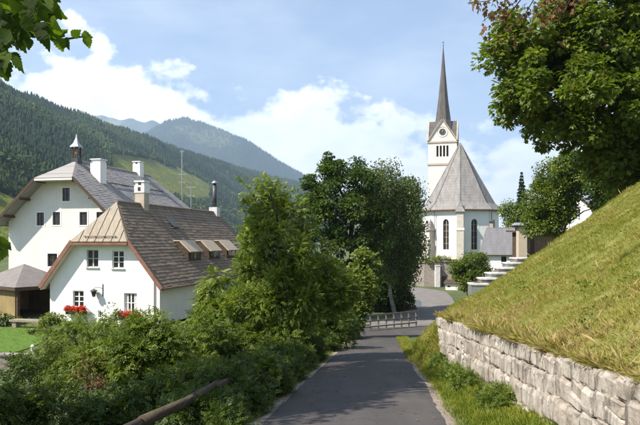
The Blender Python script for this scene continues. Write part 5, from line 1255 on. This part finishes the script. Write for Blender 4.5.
def build_trees():
    Y = 20.5
    tree('ash_tree', 'bright green bushy ash tree leaning over the left side of the lane', 'tree', ground_at(W(285, 300, Y).x, Y),
         [lob(264, 180, Y, 0.22, 0.25, 0.42), lob(256, 198, Y, 0.34, 0.4, 0.55), lob(274, 200, Y, 0.42, 0.5, 0.62), lob(251, 220, Y, 0.25, 0.4, 0.55), lob(266, 222, Y - .3, 0.55, 0.6, 0.75), lob(290, 218, Y, 0.42, 0.5, 0.75), lob(257, 248, Y, 0.45, 0.6, 0.8), lob(281, 248, Y - .8, 0.8, 0.8, 0.95), lob(304, 240, Y, 0.42, 0.5, 0.8), lob(244, 278, Y, 0.4, 0.5, 0.7), lob(268, 280, Y - .8, 0.9, 0.9, 0.9), lob(302, 276, Y - .6, 0.85, 0.9, 0.95), lob(326, 268, Y, 0.55, 0.6, 0.9), lob(230, 308, Y, 0.5, 0.6, 0.6), lob(254, 310, Y - .6, 0.8, 0.9, 0.75), lob(290, 308, Y - .8, 0.95, 0.9, 0.8), lob(322, 300, Y - .3, 0.75, 0.8, 0.8), lob(340, 290, Y + .2, 0.5, 0.6, 0.8)],
         235, 52, 0.27, 0.22, PINNATE, M['ash'], M['bark'], 0.10, 101, droop=-0.35, upn=0.9, top=W(263, 196, Y).z, stems=3, flat=1.15)
    Y = 48.0
    tree('linden_tree', 'large dark linden standing behind the bright ash tree', 'tree', ground_at(W(348, 300, Y).x, Y),
         [lob(350, 168, Y, 1.0, 1.2, 0.8), lob(334, 172, Y, 0.9, 1.1, 0.8), lob(318, 184, Y, 1.0, 1.1, 0.8), lob(362, 182, Y - 1, 1.1, 1.2, 0.9), lob(342, 192, Y - 1, 1.3, 1.3, 0.9), lob(312, 206, Y, 1.2, 1.3, 0.9), lob(330, 212, Y - 1.2, 1.3, 1.3, 1.0), lob(358, 208, Y - 1.4, 1.3, 1.3, 1.0), lob(374, 218, Y, 1.2, 1.3, 1.1), lob(318, 234, Y, 1.4, 1.4, 1.0), lob(346, 236, Y - 1.3, 1.4, 1.3, 1.1), lob(370, 244, Y - .5, 1.4, 1.4, 1.1), lob(332, 262, Y, 1.5, 1.5, 1.1), lob(360, 270, Y, 1.6, 1.5, 1.1), lob(326, 160, Y, 0.45, 0.5, 0.5)],
         200, 150, 0.62, 0.22, LEAF, M['linden'], M['bark'], 0.28, 102, droop=0.15, flat=0.6, inner=0.55)
    Y = 52.0
    tree('weeping_birch', 'tall birch with drooping grey green branches left of the church', 'tree', ground_at(W(396, 300, Y).x, Y),
         [lob(388, 183, Y, 1.5, 1.6, 1.5), lob(376, 205, Y - 1, 1.5, 1.5, 1.9), lob(402, 208, Y, 1.8, 1.7, 1.9), lob(385, 238, Y - 1, 1.7, 1.6, 2.0), lob(410, 240, Y, 1.3, 1.5, 1.7), lob(398, 262, Y, 1.6, 1.6, 1.6)],
         150, 190, 0.75, 0.17, LEAF, M['birch'], M['birch_bark'], 0.20, 103, droop=1.4, flat=1.7, upn=0.3, out=0.4)
    Y = 55.0
    tree('shade_tree', 'dark leafy tree with a bare trunk right beside the street before the church', 'tree', ground_at(W(404, 300, Y).x, Y),
         [lob(408, 196, Y, 1.2, 1.4, 1.5), lob(415, 222, Y, 1.1, 1.3, 1.5), lob(404, 250, Y, 1.5, 1.5, 1.5), lob(392, 275, Y, 1.7, 1.6, 1.2), lob(375, 285, Y, 1.7, 1.7, 1.3), lob(366, 300, Y, 1.4, 1.5, 1.0), lob(388, 294, Y, 1.3, 1.5, 1.1), lob(400, 288, Y, 1.0, 1.3, 1.1)],
         150, 150, 0.75, 0.24, LEAF, M['linden'], M['bark'], 0.20, 104, droop=0.2)
    Y = 35.0
    tree('young_maple', 'pale green sapling at the lower end of the lane beside the railing', 'tree', ground_at(W(355, 320, Y).x, Y),
         [lob(364, 266, Y, 0.5, 0.6, 0.7), lob(357, 284, Y, 0.8, 0.8, 0.8), lob(367, 288, Y, 0.5, 0.6, 0.7), lob(357, 304, Y, 0.7, 0.8, 0.7), lob(347, 322, Y, 0.7, 0.9, 0.7)],
         80, 80, 0.42, 0.20, LOBED, M['shrub_pale'], M['bark'], 0.06, 105)
    # right: the big maple, a rounder tree under it, and trees beyond the shed
    Y = 27.0; b = Vector((15.2, 29.0, 0)); b.z = float(hill_z(np.array([b.x]), np.array([b.y]))[0][0])
    tree('big_maple', 'huge leafy maple overhanging the hill on the right', 'tree', b,
         [lob(520, 68, Y, 1.7, 1.8, 1.9), lob(548, 42, Y, 2.1, 2.2, 1.8), lob(560, 92, Y - 1, 2.2, 2.2, 1.9), lob(585, 128, Y, 2.0, 2.2, 1.8), lob(600, 60, Y, 2.5, 2.6, 2.3), lob(620, 105, Y, 2.3, 2.4, 2.0), lob(640, 150, Y, 2.2, 2.2, 1.8), lob(660, 60, Y, 3.0, 3.0, 2.8), lob(590, 5, Y, 2.6, 2.6, 2.0), lob(650, -10, Y, 3.0, 3, 2.5), lob(690, 120, Y + 1, 2.6, 2.6, 2.4), lob(525, 108, Y, 1.1, 1.2, 1.0), lob(612, 172, Y + 1, 1.5, 1.6, 0.9), lob(512, 42, Y, 0.9, 1, 0.8)],
         420, 150, 0.62, 0.20, LOBED, M['maple'], M['bark'], 0.34, 106, droop=0.35, upn=0.8)
    Y = 47.0
    tree('round_hornbeam', 'rounded fresh green tree in front of the small white house', 'tree', ground_at(W(556, 240, Y).x, Y),
         [lob(555, 178, Y, 1.5, 1.4, 1.4), lob(575, 170, Y, 1.7, 1.6, 1.5), lob(546, 200, Y, 1.4, 1.4, 1.4), lob(540, 216, Y, 1.0, 1.1, 1.0), lob(556, 212, Y, 1.0, 1.3, 1.1), lob(592, 178, Y, 1.4, 1.4, 1.2), lob(562, 192, Y, 1.4, 1.3, 1.2), lob(603, 192, Y, 1.0, 1.2, 1.0), lob(550, 224, Y, 1.0, 1.1, 0.8), lob(536, 224, Y, 0.8, 1.0, 0.8), lob(602, 206, Y, 0.8, 1.0, 0.8), lob(565, 206, Y, 0.6, 1.0, 0.8)],
         250, 190, 0.6, 0.18, LEAF, M['shrub'], M['bark'], 0.16, 107, droop=0.2)
    Y = 42.0; bx = W(622, 215, Y).x; bz = float(hill_z(np.array([bx]), np.array([Y]))[0][0])
    tree('shaded_beech', 'dark leafy beech between the big maple and the crest of the hill', 'tree', Vector((bx, Y, max(bz, g1(bx, Y)))),
         [lob(604, 180, Y, 1.3, 1.4, 1.2), lob(622, 168, Y, 1.6, 1.6, 1.6), lob(640, 160, Y, 1.8, 1.6, 1.8), lob(612, 198, Y, 0.9, 1.2, 0.9), lob(632, 186, Y, 1.3, 1.4, 1.2), lob(655, 180, Y, 1.8, 1.6, 1.8)],
         150, 180, 0.6, 0.19, LEAF, M['linden'], M['bark'], 0.18, 113, droop=0.2)
    Y = 92.0
    tree('far_willow', 'soft rounded willow standing right of the church beneath the spruce', 'tree', ground_at(W(517, 245, Y).x, Y),
         [lob(512, 214, Y, 1.5, 1.6, 1.6), lob(522, 218, Y, 1.8, 1.8, 1.9), lob(531, 222, Y, 1.4, 1.5, 1.6), lob(516, 232, Y, 2.2, 2, 1.8)],
         60, 130, 0.9, 0.30, LEAF, M['shrub'], M['bark'], 0.2, 108, droop=0.9, flat=1.3)
    # spruce
    Y = 118.0; rng = np.random.default_rng(109); zt = (HY - 173) / F * Y; x0 = (521.5 - CX) / F * Y; gb = g1(x0, Y); ht = zt - gb
    r = empty('spruce_tree', (x0, Y, gb)); tag(r, 'slim dark pointed spruce right of the church', 'tree')
    MB().tube([(0, 0, -0.4), (0, 0, ht * 0.97)], [0.28, 0.03], 7).build('trunk', M['bark'], r)
    n = 5200; t = rng.random(n) ** 0.8; a = rng.uniform(0, 6.28, n); t = np.round(t * 26) / 26 + rng.normal(0, .008, n); rad = (1 - t) * 2.3 * rng.uniform(0.35, 1.0, n) * (0.82 + 0.3 * np.sin(a * 3 + t * 40)) + 0.1
    pos = np.stack([np.cos(a) * rad, np.sin(a) * rad, t * ht * 0.97 + 0.03 * ht - 0.22 * rad], -1); fw = np.stack([np.cos(a), np.sin(a), -0.45 + 0.2 * rng.standard_normal(n)], -1); up = np.tile([0., 0, 1], (n, 1)) + 0.4 * unit(rng, n)
    V, T = scatter(LEAF, pos, fw, up, rng.uniform(0.5, 0.9, n) * (0.25 + 1.1 * (1 - t))); np_mesh('crown', V, T, M['conifer'], r, np.repeat(rng.random(n), 2))
    # shrub beside the stairs, ivy clump by the sign
    Y = 62.0
    tree('round_shrub', 'round bright shrub between the churchyard wall and the pale stairs', 'shrub', ground_at(W(470, 280, Y).x, Y),
         [lob(462, 270, Y, 1.1, 1.1, 1.1), lob(474, 266, Y, 1.3, 1.2, 1.4), lob(470, 280, Y, 1.7, 1.5, 1.2), lob(482, 274, Y, 0.8, 1, 1.0)], 110, 170, 0.5, 0.17, LEAF, M['shrub'], M['bark'], 0.06, 110, stems=3, crown_name='foliage', stem_name='stems')
    Y = 56.0
    tree('street_bush', 'dark bush at the street corner left of the round traffic sign', 'shrub', ground_at(W(407, 312, Y).x, Y),
         [lob(406, 300, Y, 0.7, 0.8, 1.0), lob(411, 308, Y, 0.7, 0.8, 0.7), lob(402, 292, Y, 0.6, 0.8, 0.8), lob(396, 304, Y - 1.5, 0.8, 0.8, 0.8), lob(387, 306, Y - 1.5, 0.7, 0.8, 0.7)], 64, 90, 0.35, 0.15, LEAF, M['shrub_dark'], M['bark'], 0.05, 111, stems=3, crown_name='foliage', stem_name='stems')
    # creepers on top of the churchyard wall
    Y = 84.0
    tree('wall_shrub', 'low pale shrub growing on top of the churchyard wall', 'shrub', Vector((W(434, 262, Y).x, Y + 0.5, -3.1)),
         [lob(431, 260, Y + .3, 0.7, 0.5, 0.45), lob(437, 259.5, Y + .3, 0.6, 0.5, 0.5), lob(445, 260, Y + .3, 0.7, 0.5, 0.4)], 26, 60, 0.3, 0.16, LEAF, M['shrub_pale'], M['bark'], 0.03, 112, stems=2, crown_name='foliage', stem_name='stems')

def build_shade_tree():
    # unseen tree added left of the frame so its shadow falls across the lane
    b = ground_at(-8.6, 7.0)
    tree('added_shade_lime', 'unseen lime tree added left of the frame to shade the lane', 'tree', b,
         [(-7.2, 7.2, 5.2, 1.5, 1.4, 1.1), (-6.6, 9.4, 5.8, 1.3, 1.3, 1.0), (-8.2, 8.2, 6.2, 1.8, 1.6, 1.3), (-6.3, 11.2, 6.6, 1.1, 1.2, 0.9), (-9.6, 6.0, 4.8, 1.6, 1.6, 1.4), (-8.0, 13.0, 8.6, 1.4, 1.4, 1.1), (-9.0, 11.0, 9.2, 1.7, 1.6, 1.3), (-9.2, 15.2, 9.8, 1.2, 1.4, 1.1), (-9.0, 8.5, 8.2, 1.6, 1.6, 1.3)],
         260, 110, 0.55, 0.19, LEAF, M['linden'], M['bark'], 0.2, 120, droop=0.2)

def build_shrubs():
    S = [  # name, label, Y, lobes(px,py,rx,rz), clumps, per, clump radius, leaf, template, material
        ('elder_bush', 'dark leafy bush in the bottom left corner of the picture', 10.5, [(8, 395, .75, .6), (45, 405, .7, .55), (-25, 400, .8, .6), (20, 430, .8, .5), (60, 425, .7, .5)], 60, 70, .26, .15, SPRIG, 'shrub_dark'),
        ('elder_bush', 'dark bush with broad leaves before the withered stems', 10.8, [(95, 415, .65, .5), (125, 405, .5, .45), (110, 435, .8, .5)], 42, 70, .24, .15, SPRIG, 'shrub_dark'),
        ('privet_bush', 'loose pale green bush just right of the lawn', 17.5, [(58, 352, .8, .7), (45, 368, .7, .6), (78, 345, .7, .75), (66, 375, .9, .7)], 70, 60, .28, .16, SPRIG, 'shrub_pale'),
        ('privet_bush', 'dense mid green bush below the left flower box', 16.0, [(100, 345, .75, .65), (88, 368, .8, .7), (112, 368, .8, .7)], 66, 75, .27, .16, SPRIG, 'shrub'),
        ('hazel_bush', 'tall sunlit hazel bush below the curtained window', 14.0, [(140, 338, .6, .55), (162, 345, .7, .65), (145, 365, .75, .65), (172, 372, .75, .6), (150, 392, .8, .55), (128, 352, .5, .5)], 95, 80, .27, .17, SPRIG, 'shrub'),
        ('hazel_bush', 'bright hazel bush in front of the cream side wall of the white house', 18.0, [(190, 335, .75, .7), (210, 345, .8, .75), (180, 352, .8, .7), (205, 368, .9, .7)], 85, 75, .3, .17, SPRIG, 'shrub'),
        ('rowan_sapling', 'slender light green sapling sticking up before the dormers', 21.0, [(214, 282, .28, .45), (212, 298, .42, .45), (216, 315, .55, .5), (205, 325, .6, .5)], 46, 26, .3, .34, PINNATE, 'ash'),
        ('hazel_bush', 'leafy bush at the foot of the bright ash tree', 19.5, [(238, 345, .8, .7), (262, 340, .9, .75), (232, 365, .8, .6), (285, 335, .8, .7)], 85, 70, .3, .18, SPRIG, 'shrub'),
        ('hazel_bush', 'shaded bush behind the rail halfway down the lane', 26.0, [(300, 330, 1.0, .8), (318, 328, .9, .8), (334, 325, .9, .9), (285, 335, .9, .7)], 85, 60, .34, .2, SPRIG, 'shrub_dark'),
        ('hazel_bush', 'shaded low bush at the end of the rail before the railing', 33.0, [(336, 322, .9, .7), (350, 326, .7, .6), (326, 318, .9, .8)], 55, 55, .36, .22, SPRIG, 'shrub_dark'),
        ('bramble_bush', 'low bramble patch in front of the log rail near the camera', 12.2, [(240, 385, .45, .35), (258, 395, .45, .32), (225, 400, .5, .35), (270, 382, .35, .3)], 46, 60, .2, .13, SPRIG, 'shrub_dark'),
        ('bramble_bush', 'small sprig of bright leaves beside the rail over the shoulder', 12.0, [(268, 372, .22, .22), (262, 384, .28, .2)], 16, 40, .15, .13, LOBED, 'shrub'),
        ('bramble_bush', 'dark bramble bank behind the nearest length of log rail', 11.6, [(180, 395, .7, .5), (205, 385, .6, .5), (160, 412, .7, .5)], 56, 70, .24, .15, SPRIG, 'shrub'),
        ('withered_shrub', 'withered brown stems standing among the green bushes', 13.2, [(92, 380, .35, .5), (98, 398, .45, .35), (86, 402, .35, .3)], 40, 40, .16, .06, LEAF, 'dead'),
        ('hydrangea_bush', 'small bush at the corner of the white house by its left flower box', 37.0, [(48, 326, .6, .6), (58, 322, .6, .6), (38, 330, .7, .5)], 40, 60, .3, .16, LEAF, 'shrub_pale'),
        ('flower_bed_bush', 'low leafy plants in front of the ochre shelter beyond the lawn', 40.5, [(6, 325, 1.0, .6), (18, 328, .8, .5), (-8, 322, 1.0, .7)], 50, 60, .35, .18, LEAF, 'shrub_dark'),
        ('rose_bush', 'climbing rose with thin stems against the white house between its flower boxes', 38.6, [(112, 312, .35, .8), (120, 318, .5, .5), (105, 322, .5, .4), (140, 318, .8, .5)], 40, 22, .24, .15, LEAF, 'shrub'),
    ]
    # low plants between the rail and the asphalt
    where = ('beside the nearest bend of the log rail', 'under the second length of log rail', 'where the rail dips behind leaves', 'halfway along the shaded shoulder', 'below the bright ash tree', 'past the ash tree on the shoulder', 'near the lower end of the rail')
    for i, Y in enumerate((8.6, 10.6, 12.6, 14.8, 17.4, 20.4, 24.5)):
        e = float(lane_c(Y) - lane_h(Y)); z = float(lane_z(Y)); hh = (0.30, 0.50, 0.48, 0.52, 0.55, 0.6, 0.6)[i]
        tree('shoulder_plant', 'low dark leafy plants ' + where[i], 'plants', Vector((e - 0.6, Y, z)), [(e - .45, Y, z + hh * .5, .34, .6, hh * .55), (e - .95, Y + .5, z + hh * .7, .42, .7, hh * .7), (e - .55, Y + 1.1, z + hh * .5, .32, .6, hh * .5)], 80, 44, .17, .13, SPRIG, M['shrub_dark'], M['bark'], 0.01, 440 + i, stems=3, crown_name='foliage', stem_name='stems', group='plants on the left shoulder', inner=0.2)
    for i, (nm, lb, Y, lobes, nc, per, cr, lf, tm, mt) in enumerate(S):
        Ls = [lob(px, py, Y + 0.25 * math.sin(k * 2.1), rx, rx, rz) for k, (px, py, rx, rz) in enumerate(lobes)]
        c = np.mean([l[:2] for l in Ls], axis=0)
        tree(nm, lb, 'shrub', ground_at(float(c[0]), float(c[1])), Ls, nc, per, cr, lf, tm, M[mt], M['bark'], 0.035 if 'dead' not in mt else 0.02, 300 + i, stems=4, crown_name='foliage', stem_name='stems', droop=0.25, group='bushes on the bank left of the lane', inner=0.25)
    # weeds against the stone wall
    for i, (px, py, Y, rx, rz, lb) in enumerate(((452, 388, 14.2, .28, .24, 'clump of nettles at the foot of the stone wall near its middle'), (466, 405, 12.4, .30, .2, 'broad green weeds at the foot of the stone wall closest to the lane edge'), (440, 372, 16.8, .26, .26, 'green weeds at the far end of the stone wall'), (500, 425, 10.0, .30, .16, 'low weeds at the foot of the stone wall at the bottom of the picture'))):
        p = W(px, py, Y); p.z = g1(p.x, Y)
        tree('weed_clump', lb, 'weeds', p, [(p.x, Y, p.z + .16, rx, rx * 1.5, rz), (p.x + .05, Y + .5, p.z + .14, rx, rx, rz * .8)], 26, 36, .12, .10, SPRIG, M['shrub'], M['bark'], 0.008, 400 + i, stems=3, crown_name='foliage', stem_name='stems', group='weeds below the stone wall')

def big_leaf_mesh(seed):
    pr = random.Random(seed); V = []; T = []; n = 13
    cup = pr.uniform(0.04, 0.14); bend = pr.uniform(0.10, 0.4); wave = pr.uniform(0, 6)
    for i in range(n):
        t = i / (n - 1); w = 0.46 * (math.sin(math.pi * t ** 0.72) ** 0.9) * (1 - 0.30 * t) if 0 < i < n - 1 else 0.010
        w *= 1 + (0.13 if i % 2 else -0.05); z = -bend * t * t + 0.02 * math.sin(wave + 7 * t); s_ = 0.07 if i % 2 else 0.0
        V += [(-w, t + s_ - 0.06, z + cup * w * 2 + 0.02 * math.sin(5 * t + wave)), (0, t, z), (w, t + s_ - 0.06, z + cup * w * 2 - 0.02 * math.sin(6 * t + wave))]
    for i in range(n - 1):
        a = 3 * i; T += [(a, a + 1, a + 4, a + 3), (a + 1, a + 2, a + 5, a + 4)]
    me = bpy.data.meshes.new('leaf'); me.from_pydata(V, [], T); me.polygons.foreach_set('use_smooth', [True] * len(T)); me.update(); me.materials.append(M['big_leaf']); return me

def build_near_branches():
    # hazel reaching into the top left corner from a stem beside the camera
    b = Vector((-5.2, 3.4, 0)); b.z = g1(b.x, b.y)
    r = empty('near_hazel', b); tag(r, 'large serrated leaves on a branch reaching into the top left corner', 'tree branch')
    tip = W(92, 38, 4.0); a = W(-120, 20, 3.8)
    stem = MB(); stem.tube([(0, 0, -0.3), Vector((0.1, 0.05, 1.5)), a - b + Vector((-0.6, 0, -0.7)), a - b], [0.09, 0.075, 0.05, 0.03], 8)
    j = a - b
    twigs = []
    for pts in ([W(-120, 20, 3.8), W(-20, 18, 3.9), W(25, 28, 3.95), W(60, 40, 4.0), W(88, 36, 4.02)], [W(-120, 20, 3.8), W(-30, -8, 3.8), W(10, -2, 3.85), W(35, 2, 3.9)], [W(-60, 19, 3.85), W(-15, 45, 3.9), W(5, 65, 3.9)], [W(-20, 18, 3.9), W(10, 10, 3.95), W(14, -8, 4.0)], [W(-150, 120, 3.7), W(-40, 225, 3.7), W(2, 250, 3.75)]):
        P = [p - b for p in pts]; n = len(P); stem.tube(P, [0.016 - 0.011 * k / (n - 1) for k in range(n)], 6); twigs.append(pts)
    stem.tube([Vector((0.1, 0.05, 1.0)), W(-150, 120, 3.7) - b], [0.05, 0.02], 6)
    stem.build('stem', M['bark'], r, True)
    meshes = [big_leaf_mesh(k) for k in range(6)]; pr = random.Random(12)
    # px, py of leaf base, direction on the picture plane (deg, 0 = right, 90 = down), length, face turn
    spec = [(82, 34, 20, .085, 30), (86, 37, 70, .085, -20), (72, 36, -25, .08, 60), (66, 38, 80, .09, 10), (58, 38, 70, .10, -30), (48, 38, 95, .10, 20), (45, 34, 10, .18, 72), (40, 30, 70, .12, 10),
            (36, 24, 40, .13, -25), (30, 22, -15, .12, 35), (22, 20, 60, .15, 15), (25, 30, 110, .14, -20), (16, 28, 95, .16, 25), (10, 32, 130, .15, -15), (6, 30, 100, .17, 10), (0, 40, 80, .18, -25), (6, 52, 95, .16, 30), (2, 60, 80, .15, -10), (-4, 62, 50, .14, 20),
            (12, 8, -5, .20, 40), (20, 6, 30, .15, -10), (30, 2, 20, .15, 20), (36, 0, 80, .13, -15), (44, -2, 60, .13, 20), (52, -5, 40, .08, 15), (40, 8, 60, .12, 25), (28, 12, 100, .12, -30), (-4, 6, 60, .15, 20), (2, -6, 90, .14, -30), (-8, 20, 70, .16, 15), (48, 14, 75, .10, -20), (38, 16, 105, .11, 25), (18, 36, 75, .13, 10), (28, 38, 85, .09, -25),
            (0, 244, 70, .11, 10), (3, 248, 95, .11, -25), (-3, 240, 20, .09, 30), (-6, 250, 90, .12, 20), (5, 243, 45, .07, -10)]
    for k in range(46):
        px = pr.uniform(-12, 54); py = pr.uniform(-12, 26) if px > 18 else pr.uniform(-12, 58)
        spec.append((px, py, pr.uniform(30, 125), pr.uniform(.09, .15), pr.uniform(-50, 50)))
    for i, (px, py, dg, ln, tw) in enumerate(spec):
        Y = 3.75 + 0.25 * pr.random(); p = W(px, py, Y) - b; a = R(dg)
        fw = Vector((math.cos(a), pr.uniform(-.45, .25), -math.sin(a))).normalized(); side = fw.cross(Vector((0, 1, 0))).normalized(); up = side.cross(fw).normalized()
        up = Matrix.Rotation(R(tw + pr.uniform(-15, 15)), 3, fw) @ Vector((0, -1, 0.25)); x = fw.cross(up).normalized(); z = x.cross(fw)
        o = bpy.data.objects.new('leaf', meshes[pr.randrange(6)]); link(o, r)
        m = Matrix((x, fw, z)).transposed().to_4x4(); m = Matrix.Translation(p) @ m @ Matrix.Diagonal((ln * .82 * pr.uniform(.9, 1.1), ln * .85, ln * .85, 1)); o.matrix_local = m
    # browning tree whose twigs hang into the top edge; its trunk stands on the bank right of the frame
    b = Vector((10.2, 9.5, 0)); b.z = float(hill_z(np.array([b.x]), np.array([b.y]))[0][0])
    r = empty('browning_tree', b); tag(r, 'twigs with browned autumn leaves hanging in at the top edge right of the spire', 'tree branch')
    rng = np.random.default_rng(77); mb = MB()
    A = W(640, -60, 11.0)
    mb.tube([Vector((0, 0, -0.4)), Vector((0.1, 0, 2.0)), Vector((-0.1, 0.1, 4.2)), Vector((0, 0.3, 6.5))], [0.24, 0.2, 0.15, 0.06], 9)
    limb = [Vector((-0.1, 0.1, 4.0)), A - b, W(590, -28, 11.2) - b, W(545, -14, 11.3) - b, W(505, -6, 11.4) - b]; mb.tube(limb, [0.10, 0.06, 0.04, 0.025, 0.012], 7)
    ends = []
    for (x0, y0), (x1, y1), Yt in (((505, -6), (467, 3), 11.5), ((515, -8), (482, 22), 11.6), ((530, -12), (486, 40), 11.7), ((540, -12), (510, 32), 11.5), ((555, -16), (528, 30), 11.3), ((560, -18), (545, 22), 11.2), ((525, -10), (500, 12), 11.3), ((575, -22), (560, 14), 11.2), ((590, -28), (572, 10), 11.1), ((565, -20), (535, 8), 11.4)):
        p, q = W(x0, y0, 11.35), W(x1, y1, Yt); mid = (p + q) / 2 + Vector((rng.normal(0, .05), 0, -0.05)); mb.tube([p - b, mid - b, q - b], [0.014, 0.009, 0.004], 5)
        for t in np.linspace(0.35, 1.0, 7):
            c = p.lerp(mid, t * 2) if t < .5 else mid.lerp(q, t * 2 - 1); ends.append(tuple(c + Vector(rng.normal(0, 0.07, 3))))
    # rest of its crown above and right of the frame
    C2, _ = lobe_points(rng, [(A.x + 1.5, 10.5, A.z + 2.6, 2.0, 2.0, 1.4), (b.x + 1, b.y, b.z + 7.5, 2.6, 2.4, 1.8)], 60)
    for c in C2: mb.tube([Vector((0, 0.2, 5.0)), Vector(c) - b], [0.02, 0.006], 4, cap=False)
    mb.build('trunk', M['bark'], r, True)
    ends = np.array(ends); V, T, t = leaves_around(rng, ends, np.full(len(ends), 0.11), 4, 0.085, LOBED, 0.8, 1.0, 0.6, 0.5)
    V2, T2, t2 = leaves_around(rng, C2, np.full(len(C2), 0.5), 40, 0.13, LOBED, 0.6, 0.8)
    np_mesh('crown', np.concatenate([V, V2]) - np.array(b), np.concatenate([T, T2 + len(V)]), M['brown_leaf'], r, np.concatenate([np.clip(t * 1.2, 0, 1), t2]))

def build_haze():
    m = bpy.data.materials.new('haze_air'); m.use_nodes = True; N = m.node_tree.nodes; L = m.node_tree.links; N.clear()
    o = N.new('ShaderNodeOutputMaterial'); v = N.new('ShaderNodeVolumePrincipled'); L.new(v.outputs[0], o.inputs['Volume'])
    v.inputs['Color'].default_value = (0.56, 0.75, 1.0, 1); v.inputs['Density'].default_value = 0.00015; v.inputs['Anisotropy'].default_value = 0.2
    b = MB().box(-9600, 9600, -9900, 9900, -32, 1640).build('haze', m); tag(b, 'thin blue summer haze hanging between the valley and the far mountains', 'haze', kind='stuff')

build_setting()
build_hill()
build_mountains()
build_front_house()
build_big_house()
build_pavilion()
build_church()
build_churchyard()
build_stone_wall()
build_roadside()
build_trees()
build_shade_tree()
build_shrubs()
build_grass()
build_near_branches()
build_haze()
